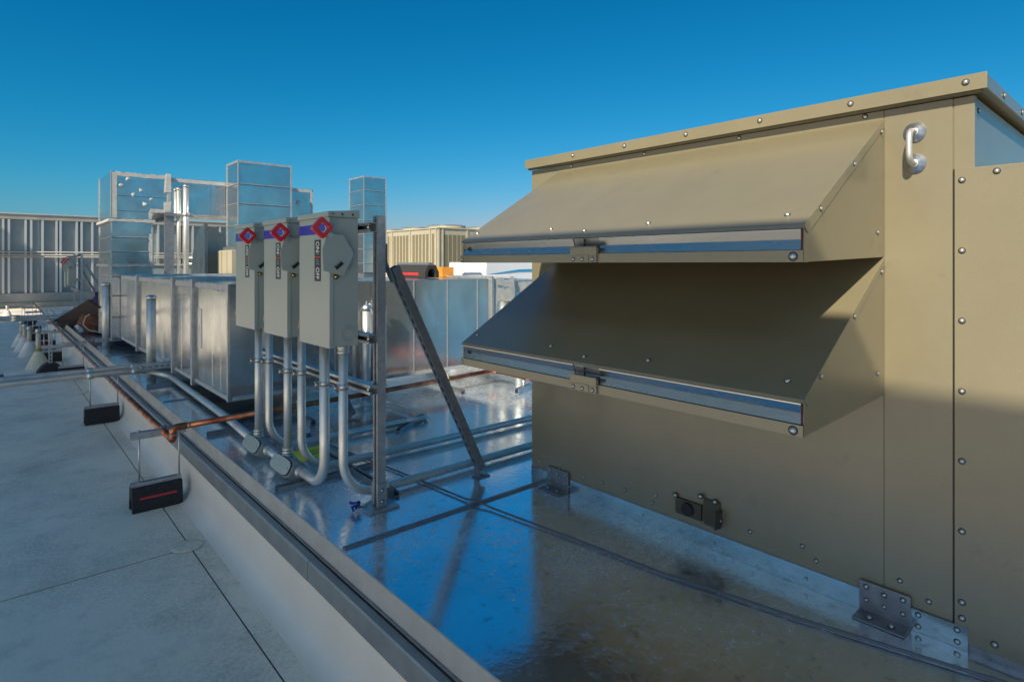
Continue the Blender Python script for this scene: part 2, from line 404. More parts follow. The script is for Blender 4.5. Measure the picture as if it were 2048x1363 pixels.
# deck: sheets with standing seams, edge flashing
deck = solo('platform_deck', MB().box(1.006, 34, -16, 17.7, ZR, -0.012), 'galv_dull', (1, 0, 0), kind='structure')
seams = [-16, -13.3, -10.2, -7.1, -4.0, -0.95, 2.14, 5.35, 8.45, 11.55, 14.65, 17.7]
for i in range(len(seams) - 1):
    for x0, x1 in ((1.004, 7.2), (7.204, 34)):
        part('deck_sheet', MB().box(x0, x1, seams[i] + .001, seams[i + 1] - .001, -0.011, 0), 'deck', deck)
    if i:
        y = seams[i]
        pr = [(-0.017, 0.0005), (-0.013, 0.006), (-0.005, 0.009), (0.005, 0.009), (0.013, 0.006), (0.017, 0.0005)]
        part('standing_seam', MB().prism([(1.02, y + a, z) for a, z in pr], (8, 0, 0)), 'strut_dark', deck)
for i in range(len(seams) - 1):
    a, b = seams[i] + .0015, seams[i + 1] - .0015
    k = 0.001 * (i % 2)
    pr = [(0.998 - k, -0.079), (0.998 - k, 0.003), (1.001, 0.006), (1.004, 0.004), (1.004, -0.079)]
    part('edge_flashing', MB().prism([(x, a, z) for x, z in pr], (0, b - a, 0)), 'galv_dull', deck)
    part('drip_edge', MB().box(0.990 - k, 0.9975 - k, a, b, -0.086, -0.079), 'strut_dark', deck)

# ------------------------------------------------------------------ screen walls
def screen_fence(name, loc, label):
    return thing(name, loc, label, 'fence')
fz = screen_fence('screen_fence', (0, 26.5, ZR), 'tall grey metal screen fence with light studs across the far end of the roof')
part('concrete_base', MB().box(-2.4, 33, 26.35, 27.05, ZR, -0.245), 'concrete', fz)
part('bottom_beam', MB().box(-2.4, 33, 26.42, 26.62, -0.243, 0.08), 'fence_beam', fz, 0.01)
part('top_beam', MB().box(-2.4, 33, 26.42, 26.66, 2.62, 2.79), 'fence_beam', fz, 0.01)
part('coping', MB().box(-2.4, 33, 26.38, 26.70, 2.793, 2.835), 'stud', fz, 0.006)
px = [-2.39 + 1.2 * k for k in range(30)]
for i in range(29):
    part('panel', MB().box(px[i] + .004, px[i + 1] - .004, 26.60, 26.63, 0.082, 2.618), 'panel', fz)
sx = [-2.2, -1.4, -0.56, -0.06, 0.27, 0.42, 0.86, 1.01, 1.32, 1.71, 1.82, 2.29, 2.43, 2.75, 3.15, 3.6, 4.17, 4.86, 5.61, 5.74, 6.08, 6.55, 7.1, 7.7, 8.3, 9, 9.7, 10.5, 11.3, 12.2, 13.1, 14, 15, 16, 17]
for x in sx:
    part('stud', MB().box(x - .032, x + .032, 26.43, 26.595, 0.084, 2.616), 'stud', fz)
for z in (1.40, 1.50, 1.33):
    part('rail', MB().tube([(-2.4, 26.36, z), (20, 26.36, z)], 0.022, 8), 'fence_beam', fz)
# unseen wall added sunward to shade this platform; low far opening lets sun through
XS = -4.0
ZT = 0.70 + 0.86 * (2.084 - XS)          # its top edge throws the shadow edge seen on the tan wall
ZB = ZR + 0.86 * (-0.14 - XS)            # raised on posts: sun passes below it and lights the roof left of the picture
sw = thing('unseen_shade_wall', (XS, 10, ZR), 'tall beige roof screen wall on posts, added out of view to shade the platform', 'wall')
wy = -15.65
while wy < 26.3:
    y1 = min(wy + 1.9, 26.34); zb = ZB
    if 19.0 < wy + .95 < 24.9: zb = ZB + 1.25
    part('wall_panel', MB().box(XS - .12, XS, wy + .006, y1 - .006, zb, ZT), 'screen', sw)
    part('post', MB().box(XS - .20, XS - .125, wy - .04, wy + .04, ZR, ZT - .01), 'stud', sw)
    wy = y1
part('cap_rail', MB().box(XS - .14, XS + .01, -15.65, 26.34, ZT + .001, ZT + .01), 'galv_dull', sw)

# ------------------------------------------------------------------ ROOFTOP AIR UNIT
XU = 2.084
un = thing('rooftop_air_unit', (XU, 1.3, 0), 'large tan rooftop air handling unit with two sloped intake hoods, filling the right side', 'air unit')
YR, YL = 0.391, 2.215
part('cabinet', MB().box(XU + .004, 4.3, YR + .004, YL - .004, 0.068, 1.575), 'tan', un)
part('wall_panel', MB().box(XU, XU + .0035, 0.617 + .0012, YL, 0.066, 1.576), 'tan', un)
part('wall_panel', MB().box(XU, XU + .0035, 0.441 + .0012, 0.617 - .0012, 0.066, 1.576), 'tan', un)
part('corner_post', MB().box(XU + .001, XU + .03, YR, 0.441 - .0012, 1.37, 1.576), 'tan', un, 0.0015)
part('side_panel', MB().box(XU + .032, 3.1, YR + .001, YR + .0038, 1.37, 1.572), 'tan', un)
# lower cabinet towards the camera
part('access_cabinet', MB().box(XU + .01, 4.3, -1.9, YR - .002, 0.02, 1.368), 'tan', un)
part('access_panel', MB().box(XU - .006, XU + .009, -1.9, 0.437, 0.022, 1.372), 'tan', un, 0.002)
part('corner_trim', MB().box(XU - .0015, XU + .002, 0.4372, 0.4405, 0.066, 1.372), 'black', un)
# lid with drip lip
lid = part('lid', MB().box(XU - .030, 4.35, YR - .030, YL + .012, 1.588, 1.630), 'tan', un, 0.003)
part('lid_lip', MB().box(XU - .020, XU - .001, YR - .018, YL + .008, 1.578, 1.5875), 'tan_dark', un)  # dark colour paints in the shadow under the lid
part('lid_fold', MB().box(XU - .034, XU - .0305, YR - .034, YL + .016, 1.583, 1.6285), 'tan', un, 0.001)
for y in (1.899, 1.597, 1.296, 0.997, 0.701, 0.405): screw(lid, (XU - .0345, y, 1.608), (-1, 0, 0), 0.0075)
for x in (2.3, 2.6, 2.9): screw(lid, (x, YR - .0305, 1.608), (0, -1, 0), 0.0075)
for y in (1.939, 1.517, 1.093, 0.670): screw(un, (XU - .0003, y, 1.567), (-1, 0, 0), 0.0068)
screw(un, (XU + .05, YR, 1.54), (0, -1, 0), 0.006)
for z in (1.338, 1.137, 0.937, 0.736, 0.537, 0.337, 0.135, 0.090): screw(un, (XU - .0064, 0.419, z), (-1, 0, 0), 0.0072)
for y, z in ((0.341, 1.355), (0.346, 0.05), (0.15, 1.355), (0.0, 0.05)): screw(un, (XU - .0064, y, z), (-1, 0, 0), 0.0072)
# base flashing, brackets
part('base_flashing', MB().prism([(XU - .004, .55, 0.064), (XU - .004, YL, 0.064), (XU - .004, YL, 0.0005), (XU - .004, .55, 0.0005)], (.003, 0, 0)), 'flashing', un)
part('base_flashing', MB().prism([(XU - .008, .405, 0.066), (XU - .008, .548, 0.066), (XU - .008, .548, 0.0005), (XU - .008, .405, 0.0005)], (.003, 0, 0)), 'flashing', un)
part('plinth', MB().box(XU - .0005, 4.3, -1.9, YL, 0.0, 0.0655), 'strut_dark', un)
for y in (0.525, 0.43):
    for z in (0.052, 0.018): screw(un, (XU - .0082, y, z), (-1, 0, 0), 0.0065)
for y in (2.19, 2.14):
    for z in (0.052, 0.018): screw(un, (XU - .0042, y, z), (-1, 0, 0), 0.0045)
for y in (1.95, 1.77, 1.52, 1.19, 0.85): screw(un, (XU - .0042, y, 0.030), (-1, 0, 0), 0.0045)
for y, z in ((1.86, .10), (1.75, .105), (1.62, .11), (1.459, .132), (1.476, .098), (1.05, .12), (0.864, .134), (0.819, .100), (0.574, .132), (0.50, .10), (2.16, .10), (2.02, .10)):
    screw(un, (XU - .0003, y, z), (-1, 0, 0), 0.0062)
for yc in (2.02, 0.613):
    br = part('anchor_bracket', MB().box(XU - .013, XU - .0085, yc - .07, yc + .07, 0.001, 0.098).box(XU - .078, XU - .0131, yc - .07, yc + .07, 0.001, 0.0065), 'strut_dark', un, 0.0012)
    for dy in (-.05, 0, .05):
        screw(br, (XU - .0132, yc + dy, 0.082 - (0 if dy else .006)), (-1, 0, 0), 0.0065)
        screw(br, (XU - .0132, yc + dy, 0.040), (-1, 0, 0), 0.0055)
    for dy in (-.03, .03): screw(br, (XU - .05, yc + dy, 0.0067), (0, 0, 1), 0.008)
# lifting lug with round hole near the base
pl = MB(); ring = []
for k in range(16):
    a = 2 * PI * k / 16; ring.append((math.cos(a), math.sin(a)))
lc = (1.30, 0.128)
vo, vi = [], []
for c_, s_ in ring:
    q = 0.05 / max(abs(c_), abs(s_)); vo.append((lc[0] + c_ * q * 1.15, lc[1] + s_ * q * .62)); vi.append((lc[0] + c_ * .018, lc[1] + s_ * .018))
n = 16; xa, xb = XU - .012, XU - .001
v = [(xa, y, z) for y, z in vo] + [(xa, y, z) for y, z in vi] + [(xb, y, z) for y, z in vo] + [(xb, y, z) for y, z in vi]
fs = []
for k in range(n):
    j = (k + 1) % n
    fs += [(k, j, n + j, n + k), (k, 2 * n + k, 2 * n + j, j), (n + k, n + j, 3 * n + j, 3 * n + k)]
pl.add(v, fs)
lug = part('lifting_lug', pl, 'lug', un)
part('lug_ring', MB().lathe((XU - .024, 1.30, 0.128), (1, 0, 0), [(.024, 0), (.026, .004), (.026, .02), (.02, .022)], 20), 'black', lug)
lp = MB().box(XU - .05, XU - .001, 1.160, 1.166, .10, .165).box(XU - .008, XU - .001, 1.1665, 1.235, .09, .19)
part('lug_plate', lp, 'lug', lug)
for y, z in ((1.245, .205), (1.185, .200), (1.165, .135), (1.36, .175)): screw(lug, (XU - .013 if 1.243 < y < 1.357 else XU - .009, y, z - .01), (-1, 0, 0), 0.0085)
# grab handle
hd = part('grab_handle', MB().tube(bend([(XU - .002, .535, 1.494), (XU - .058, .535, 1.494), (XU - .058, .535, 1.400), (XU - .002, .535, 1.400)], .03), 0.0085, 14), 'conduit', un)
for z in (1.494, 1.400):
    part('handle_flange', MB().lathe((XU - .0002, .535, z), (-1, 0, 0), [(.030, 0), (.0295, .004), (.014, .0055), (.013, .012), (.0086, .013)], 28), 'galv', hd)

# hoods
def hood(dz, flat_screws):
    z = lambda v: v + dz
    y0, y1 = 0.6175, 2.020
    P1, P2, P3, P4 = (XU, z(1.550)), (1.495, z(1.196)), (1.495, z(1.104)), (XU, z(1.121))
    d = Vector((P2[0] - P1[0], 0, P2[1] - P1[1])); nrm = Vector((d.z, 0, -d.x)).normalized()
    if nrm.z < 0: nrm = -nrm
    t = 0.003
    poly = [Vector((P1[0] - .0005, y0 - .002, P1[1])), Vector((P2[0], y0 - .002, P2[1])), Vector((P2[0] - .004, y0 - .002, P2[1] - .008)), Vector((P2[0] - .0015, y0 - .002, P2[1] - .009)), Vector((P2[0] + .003, y0 - .002, P2[1] - .003)), Vector((P1[0] - .0005, y0 - .002, P1[1] - t * 1.2))]
    h = part('intake_hood', MB().prism(poly, (0, y1 - y0 + .004, 0)), 'tan', un, 0.0008)
    # side cheeks
    for ya, s in ((y0, 1), (y1, -1)):
        pts = [(P1[0] - .0012, P1[1] - .004), (P2[0] + .006, P2[1] - .004), (P3[0] + .003, P3[1]), (P4[0] - .0012, P4[1])]
        part('side_panel', MB().prism([(x, ya, q) for x, q in pts], (0, .003 * s, 0)), 'tan', h)
        # folded flange of the slope over the cheek
        f = 0.028; dn = -nrm * f
        a = Vector((P1[0] - .001, ya, P1[1] - .0015)); b = Vector((P2[0] + .01, ya, P2[1] - .0015 + .006))
        b = Vector((P2[0], ya, P2[1] - .001))
        q = [a, b, b + dn * 0.8 + Vector((.012, 0, .0)), a + dn * .9 + Vector((0, 0, -.004))]
        q[3].x = P1[0] - .001
        part('side_flange', MB().prism([(v_.x, ya - .0022 * s, v_.z) for v_ in q], (0, .0018 * s, 0)), 'tan', h)
        # wall flange
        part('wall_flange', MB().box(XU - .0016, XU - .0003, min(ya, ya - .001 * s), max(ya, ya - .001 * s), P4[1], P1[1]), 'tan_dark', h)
    for x, q in ((1.828, 1.381), (1.595, 1.241), ): screw(h, (x, y0 - .0024, q + dz), (0, -1, 0), 0.006)
    screw(h, (2.055, y0 - .0024, 1.505 + dz), (0, -1, 0), 0.006)
    screw(h, (2.026, y0 - .0002, 1.195 + dz), (0, -1, 0), 0.006)
    # underside with filter blades
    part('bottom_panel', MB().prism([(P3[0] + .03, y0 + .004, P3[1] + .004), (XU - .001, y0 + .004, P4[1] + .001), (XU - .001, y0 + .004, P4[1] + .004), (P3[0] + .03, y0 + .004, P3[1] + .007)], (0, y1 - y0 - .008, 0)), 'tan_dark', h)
    # stainless gutter on the front
    gx = 1.4955
    pr = [(gx - .0015, z(1.1855)), (gx - .0015, z(1.1825)), (gx + .0085, z(1.160)), (gx - .001, z(1.1345)), (gx + .013, z(1.1345)), (gx + .013, z(1.1855))]
    for ya, yb in ((y0 + .006, 1.268), (1.384, y1 - .006)):
        gt = part('gutter', MB().prism([(x, ya, q) for x, q in pr], (0, yb - ya, 0)), 'steel', h)
        for p_ in gt.data.polygons: p_.use_smooth = False
    part('gutter', MB().prism([(x + .003, 1.2695, q) for x, q in pr], (0, 1.3825 - 1.2695, 0)), 'strut_dark', h)
    part('foam_seal', MB().box(gx - .001, gx + .012, y0 + .0032, y0 + .0058, z(1.136), z(1.184)), 'foam', h)
    part('gutter_slot', MB().lathe((gx + .0042, y1 - .04, z(1.160)), (-1, 0, 0), [(.0055, 0), (.0055, .004), (.003, .005)], 14), 'black', h)
    # bottom strip
    part('bottom_strip', MB().box(1.4875, 1.4905, y0 - .002, y1 + .002, z(1.1035), z(1.1335)).box(1.4907, 1.52, y0 - .002, y1 + .002, z(1.1035), z(1.1060)), 'tan', h, 0.0008)
    screw(h, (1.4872, 0.639, z(1.118)), (-1, 0, 0), 0.0092)
    screw(h, (1.4872, y1 - .010, z(1.118)), (-1, 0, 0), 0.0060)
    # latch
    lt = part('latch_plate', MB().box(1.4795, 1.4870, 1.268, 1.384, z(1.1045), z(1.1250)).box(1.4795, 1.4920, 1.268, 1.384, z(1.1255), z(1.1550)).box(1.4740, 1.4950, 1.266, 1.386, z(1.1552), z(1.1572)), 'tan', h, 0.0008)
    part('latch_plate', MB().box(1.4770, 1.4792, 1.300, 1.352, z(1.1045), z(1.1290)), 'tan', h, 0.0006)
    part('latch_pin', MB().tube([(1.4905, 1.327, z(1.157)), (1.4905, 1.327, z(1.183))], .0035, 10), 'black', h)
    part('latch_pin', MB().tube([(1.486, 1.262, z(1.150)), (1.486, 1.262, z(1.160))], .005, 10), 'black', h)
    for y in (1.368, 1.326, 1.283): screw(h, (1.4768 if y == 1.326 else 1.4793, y, z(1.1145)), (-1, 0, 0), 0.0058)
    for y in (2.0 - .02, 1.54, 1.355, 1.11, 0.678):
        s_ = (1.545 if y != 1.355 else 1.52); tt = (s_ - P1[0]) / (P2[0] - P1[0])
        screw(h, Vector((s_, y, P1[1] + (P2[1] - P1[1]) * tt)) + nrm * .0002, nrm, 0.0068)
    return h
hood(0, True); hood(-0.430, True)

# ------------------------------------------------------------------ SWITCH RACK
def make_rack(name, loc, label, group=None):
    X0, Y0, Z0 = loc
    r = thing(name, loc, label, 'rack', group)
    P = lambda x, y, z: (X0 + x, Y0 + y, Z0 + z)
    for y in (0, 1.45):
        o = part('post', MB().strut(P(.0415, y, .012), P(.0415, y, 1.315), (1, 0, 0)), 'strut', r)
        o = part('post_sleeve', MB().box(X0 - .003, X0 + .0455, Y0 + y - .0265, Y0 + y - .0215, Z0 + .010, Z0 + .115).box(X0 - .003, X0 + .0455, Y0 + y + .0215, Y0 + y + .0265, Z0 + .010, Z0 + .115).box(X0 + .0425, X0 + .0475, Y0 + y - .0213, Y0 + y + .0213, Z0 + .010, Z0 + .115), 'strut', r, 0.001)
        for z in (.035, .085): screw(o, P(.02, y - .0267, z), (0, -1, 0), 0.007)
        b = part('base_plate', MB().box(X0 - .055, X0 + .095, Y0 + y - .055, Y0 + y + .055, Z0 + .001, Z0 + .009), 'galv', r, 0.001)
        for dx in (-.035, .075): screw(b, P(dx, y + .035, .0092), (0, 0, 1), 0.008)
        # brace
        br = part('brace', MB().strut(P(.075, y, 1.075), P(.585, y, .035), (-.9, 0, -.44), slots=True), 'strut_dark', r)
        h_ = part('brace_bracket', MB().box(X0 + .046, X0 + .051, Y0 + y - .02, Y0 + y + .02, Z0 + 1.06, Z0 + 1.19).obox(P(.07, y, 1.06), Vector((.44, 0, -.9)), Vector((0, 1, 0)), Vector((.9, 0, .44)), .05, .02, .003), 'strut_dark', r)
        screw(h_, P(.052, y, 1.16), (1, 0, 0), 0.010); screw(h_, P(.052, y, 1.10), (1, 0, 0), 0.010)
        f_ = part('brace_foot', MB().box(X0 + .56, X0 + .65, Y0 + y - .02, Y0 + y + .02, Z0 + .001, Z0 + .006).box(X0 + .575, X0 + .581, Y0 + y - .02, Y0 + y + .02, Z0 + .006, Z0 + .07), 'strut_dark', r)
        screw(f_, P(.622, y, .006), (0, 0, 1), 0.011)
    for z in (1.262, .765, .540):
        o = part('rail', MB().strut(P(-.0005, -.02 if z > .6 else -.03, z), P(-.0005, 1.48, z), (1, 0, 0)), 'strut', r)
        for y in (0, 1.45): screw(o, P(-.0325, y, z), (-1, 0, 0), 0.009)
    return r
RX, RY = 1.291, 2.400
rack = make_rack('switch_rack', (RX, RY, 0), 'steel strut rack with slotted braces carrying the three grey switches')
rack2 = copy_tree(rack, (1.36, 15.0, 0), 'small distant strut rack with red handled switches beside the far tower duct')
BACK = RX - .0415  # 1.2495

def txt(s, size, m):
    cu = bpy.data.curves.new('t', 'FONT'); cu.body = s; cu.size = size; cu.align_x = 'CENTER'; cu.align_y = 'CENTER'; cu.extrude = 0.0003; cu.offset = 0.0002
    o = bpy.data.objects.new('t', cu); scene.collection.objects.link(o)
    dg = bpy.context.evaluated_depsgraph_get(); me = bpy.data.meshes.new_from_object(o.evaluated_get(dg))
    scene.collection.objects.unlink(o); bpy.data.objects.remove(o)
    me.materials.clear(); me.materials.append(M[m]); return me
def make_switch(loc, label):
    r = thing('disconnect_switch', loc, label, 'switch', 'grey disconnect switches on the strut racks')
    o = Vector(loc); P = lambda x, y, z: o + Vector((x, y, z))
    B = lambda mb, a: mb.box(o.x + a[0], o.x + a[1], o.y + a[2], o.y + a[3], o.z + a[4], o.z + a[5])
    part('enclosure', B(MB(), (-.118, 0, -.166, .166, 0, .575)), 'grey', r, 0.002)
    part('door', B(B(B(MB(), (-.138, -.134, -.169, .169, -.004, .575)), (-.134, -.1185, -.169, -.1665, -.004, .575)), (-.134, -.1185, .1665, .169, -.004, .575)), 'grey', r, 0.002)
    part('door_lip', B(MB(), (-.134, -.119, -.166, .166, -.0035, -.001)), 'grey', r)
    cap = part('rain_cap', MB().prism([P(-.146, -.174, .576), P(.004, -.174, .576), P(.004, -.174, .612), P(-.146, -.174, .600)], (0, .348, 0)), 'grey', r, 0.002)
    for x, m_ in ((-.125, 'brass'), (-.08, 'washer'), (-.03, 'washer')): screw(cap, P(x, -.1742, .590), (0, -1, 0), 0.004, m_)
    part('blue_stripe', B(MB(), (-.1392, -.1382, -.1685, .1685, .503, .548)), 'blue', r)
    lb = part('label_plate', B(MB(), (-.1394, -.1382, -.078, -.012, .290, .478)), 'black', r)
    for s, zz in (('ON', .446), ('OFF', .326)):
        t = bpy.data.objects.new('lettering', txt(s, .031, 'white'))
        # plane faces -X, text reads downwards
        ex = Vector((0, 0, -1)); ez = Vector((-1, 0, 0)); ey = ez.cross(ex)
        t.rotation_euler = Matrix((ex, ey, ez)).transposed().to_euler()
        t.scale = (1.0, 1.65, 1)
        link(t, lb, P(-.1401, -.045, zz)); 
    part('red_mark', B(MB(), (-.1402, -.1395, -.076, -.014, .397, .402)), 'redprint', lb)
    for zz in (.420, .412, .385, .376, .367):
        part('grey_mark', B(MB(), (-.1400, -.1395, -.062, -.030, zz, zz + .003)), 'grey_cast', lb)
    # mechanism plate on the side
    pts = [(-.158, .498), (-.084, .500), (-.030, .413), (-.081, .314), (-.175, .340), (-.180, .430)]
    mp = part('handle_plate', MB().prism([P(x, -.190, z) for x, z in pts], (0, .004, 0)), 'grey', r, 0.0015)
    part('plate_spacer', B(MB(), (-.110, -.050, -.1858, -.170, .345, .470)), 'grey_cast', mp)
    sl = [(-.127, .359), (-.095, .384), (-.081, .369), (-.113, .342)]
    part('plate_slot', MB().prism([P(x, -.1912, z) for x, z in sl], (0, .001, 0)), 'black', mp)
    sl = [(-.126, .362), (-.098, .384), (-.093, .379), (-.121, .357)]
    part('plate_slot', MB().prism([P(x, -.1925, z) for x, z in sl], (0, .0012, 0)), 'grey_cast', mp)
    screw(mp, P(-.108, -.172, .312), (0, -1, 0), 0.009, 'brass')
    # red ring handle: square ring turned on its corner
    cx, cz = -.182, .525; ring_o = []; ring_i = []
    for k in range(4):
        for j in (-1, 0, 1):
            a = PI / 2 * k + j * .13 + .06; q = 0.0475 if j == 0 else .0450
            ring_o.append((cx + math.cos(a) * q, cz + math.sin(a) * q)); ring_i.append((cx + math.cos(a) * q * .50 + .003, cz + math.sin(a) * q * .50))
    n = 12; v = [P(x, -.203, z) for x, z in ring_o] + [P(x, -.203, z) for x, z in ring_i] + [P(x, -.180, z) for x, z in ring_o] + [P(x, -.180, z) for x, z in ring_i]
    fs = []
    for k in range(n):
        j = (k + 1) % n; fs += [(k, j, n + j, n + k), (k, 2 * n + k, 2 * n + j, j), (n + k, n + j, 3 * n + j, 3 * n + k), (2 * n + k, 3 * n + k, 3 * n + j, 2 * n + j)]
    hn = part('handle', MB().add(v, fs), 'red', r, 0.002)
    part('handle_rim', MB().tube([P(-.196, -.1985, .512), P(-.178, -.1985, .505), P(-.166, -.1985, .519), P(-.172, -.1985, .532)], .0022, 8), 'white', hn)
    part('handle_arm', MB().obox(P(-.150, -.192, .497), Vector((.8, 0, -.6)), Vector((0, 1, 0)), Vector((.6, 0, .8)), .018, .002, .010).obox(P(-.128, -.183, .497), Vector((.9, 0, -.43)), Vector((0, 1, 0)), Vector((.43, 0, .9)), .022, .008, .003), 'screw', hn)
    for rr in (.036, .028, .020):
        part('knockout_ring', MB().tube([P(-.050 + rr * math.cos(a), -.1665, .056 + rr * math.sin(a)) for a in [k * PI / 12 for k in range(25)]], .0014, 6, False), 'grey', r)
    lt = part('door_latch', MB().lathe(P(-.128, .1695, .085), (0, 1, 0), [(.011, 0), (.011, .005), (.006, .006), (.006, .012)], 14), 'brass', r)
    part('door_latch', B(MB(), (-.140, -.120, .170, .178, .060, .076)), 'brass', r)
    return r
s3 = make_switch((BACK, 2.648, .730), 'nearest of the three grey switch boxes, its red ring handle closest to the camera')
s2 = copy_tree(s3, (BACK, 3.143, .730), 'middle of the three grey switch boxes, between its two neighbours on the near rack')
s1 = copy_tree(s3, (BACK, 3.638, .730), 'leftmost and farthest of the three grey switch boxes on the near rack')
lx = ['lower', 'upper']
copy_tree(s3, (1.36 - .0415, 15.45, .66), 'tiny distant switch box with a red handle on the far rack, nearer of two')
copy_tree(s3, (1.36 - .0415, 16.1, .60), 'tiny distant switch box on the far rack, behind its neighbour')

# conduits
GC = 'bent steel conduits under the three switches'
def coupling(parent, p, ax, r=.028, L=.03):
    return part('coupling', MB().lathe(p, ax, [(r * .86, 0), (r, .002), (r, L * .35), (r * .9, L * .4), (r * .9, L * .6), (r, L * .65), (r, L), (r * .86, L + .002)], 16), 'screw', parent)
def conduit(name, pts, R, r, label, group=None, coups=(), cat='conduit'):
    t = thing(name, pts[0], label, cat, group)
    part('tube', MB().tube(bend(pts, R, 9), r, 18), 'conduit', t)
    for p, ax in coups: coupling(t, p, ax, r * 1.33)
    return t
RC = .0205
def clampring(t, x, y, z):
    part('strap', MB().lathe((x, y, z - .012), (0, 0, 1), [(RC + .004, 0), (RC + .004, .024)], 18).box(x - RC - .026, x - RC - .002, y - .004, y + .004, z - .012, z + .012), 'screw', t)
    screw(t, (x - RC - .020, y - .005, z), (0, -1, 0), .009)
cxs = {'a': (1.165, 3.565), 'b': (1.200, 3.490), 'c': (1.165, 3.110), 'd': (1.195, 3.000), 'e': (1.168, 2.660), 'f': (1.200, 2.530)}
dn = (0, 0, -1)
specs = [
 ('a', [(cxs['a'][0], cxs['a'][1], .728), (cxs['a'][0], cxs['a'][1], .10)], 'straight steel conduit dropping from the leftmost switch into the far junction body', ((cxs['a'][0], cxs['a'][1], .105), (0, 0, 1))),
 ('b', [(cxs['b'][0], cxs['b'][1], .728), (cxs['b'][0], cxs['b'][1], .03), (2.10, 3.49, .03)], 'conduit from the leftmost switch bending at the deck towards the rear', None),
 ('c', [(cxs['c'][0], cxs['c'][1], .728), (cxs['c'][0], cxs['c'][1], .10)], 'straight steel conduit dropping from the middle switch into the near junction body', ((cxs['c'][0], cxs['c'][1], .105), (0, 0, 1))),
 ('d', [(cxs['d'][0], cxs['d'][1], .728), (cxs['d'][0], cxs['d'][1], .03), (2.9, 2.99, .03)], 'conduit from the middle switch bending into a long run across the deck', None),
 ('e', [(cxs['e'][0], cxs['e'][1], .728), (cxs['e'][0], cxs['e'][1], .055), (cxs['e'][0], 2.925, .055)], 'thick conduit from the nearest switch curving back into the near junction body', None),
 ('f', [(cxs['f'][0], cxs['f'][1], .728), (cxs['f'][0], cxs['f'][1], .03), (2.9, 2.55, .03)], 'rightmost conduit beside the rack post, bending behind its base and running under the tan unit', None),
]
for k, pts, lab, cp in specs:
    r = RC * (1.12 if k == 'e' else 1)
    t = conduit('conduit', pts, .17, r, lab, GC, [cp] if cp else [])
    x, y = cxs[k]
    clampring(t, x, y, .540)
    if k in 'f': coupling(t, (x, y, .690), (0, 0, 1), r * 1.3, .036)
    if k in 'ac': part('hub', MB().lathe((x, y, .088), (0, 0, 1), [(.030, 0), (.030, .012), (.024, .018)], 8), 'screw', t)
conduit('conduit', [(2.10, 3.49, .03), (2.32, 3.49, .03), (2.32, 4.10, .03), (2.02, 4.10, .03)], .09, .015, 'thin conduit looping back on the deck behind the rack with a coupling', None, [((2.06, 3.49, .03), (1, 0, 0)), ((2.07, 4.10, .03), (1, 0, 0))])
for (a, b, lab) in ((3.405, 3.675, 'grey cast conduit body, the farther of two on the deck beside the curb'), (2.945, 3.215, 'grey cast conduit body, the nearer of two, right by the large bend')):
    t = thing('junction_body', (1.165, (a + b) / 2, 0), lab, 'junction box', 'cast conduit bodies on the deck')
    nx = Vector((-.86, 0, .51)).normalized(); up = Vector((.51, 0, .86)).normalized()
    cen = Vector((1.118, (a + b) / 2, .066))
    def oval(c, hy, hz, n_=32, e=.55):
        return [c + Vector((0, 1, 0)) * (hy * math.copysign(abs(math.cos(2 * PI * k / n_)) ** e, math.cos(2 * PI * k / n_))) + up * (hz * math.copysign(abs(math.sin(2 * PI * k / n_)) ** e, math.sin(2 * PI * k / n_))) for k in range(n_)]
    part('casting', MB().prism(oval(cen - nx * .004, .128, .046), -nx * .088), 'grey_cast', t, .004)
    cv = part('cover', MB().prism(oval(cen, .118, .038), nx * .007), 'grey_plate', t, .002)
    part('gasket', MB().prism(oval(cen - nx * .0035, .122, .042), nx * .0033), 'black', t)
    for d_ in (-.098, .098): screw(cv, cen + Vector((0, d_, 0)) + nx * .0072, nx, .0045)
    coupling(t, (1.165, a - .03, .052), (0, 1, 0), .030, .03)
    coupling(t, (1.165, b, .052), (0, 1, 0), .030, .03)
conduit('conduit', [(1.165, 3.255, .052), (1.165, 3.42, .052)], .05, .022, 'short conduit nipple joining the two grey cast bodies')
conduit('conduit', [(1.168, 3.71, .052), (1.20, 4.3, .052), (1.245, 6.24, .052), (1.10, 6.36, .10)], .10, .024, 'long thick conduit lying beside the curb from the cast bodies towards the ducts')
t = thing('warning_tag', (1.26, 3.04, .10), 'yellow warning tag stuck flat on the near cast body behind the conduit', 'tag')
tg = MB().obox((1.262, 3.045, .100), Vector((1, .06, .02)).normalized(), Vector((-.06, 1, .25)).normalized(), Vector((0, -.25, 1)).normalized(), .075, .055, .0015)
part('card', tg, 'tag', t)
part('print', MB().obox((1.262, 3.060, .1055), Vector((1, .06, .02)).normalized(), Vector((-.06, 1, .25)).normalized(), Vector((0, -.25, 1)).normalized(), .055, .004, .0005), 'tagink', t)
part('print', MB().obox((1.262, 3.035, .0992), Vector((1, .06, .02)).normalized(), Vector((-.06, 1, .25)).normalized(), Vector((0, -.25, 1)).normalized(), .055, .006, .0005), 'tagink', t)
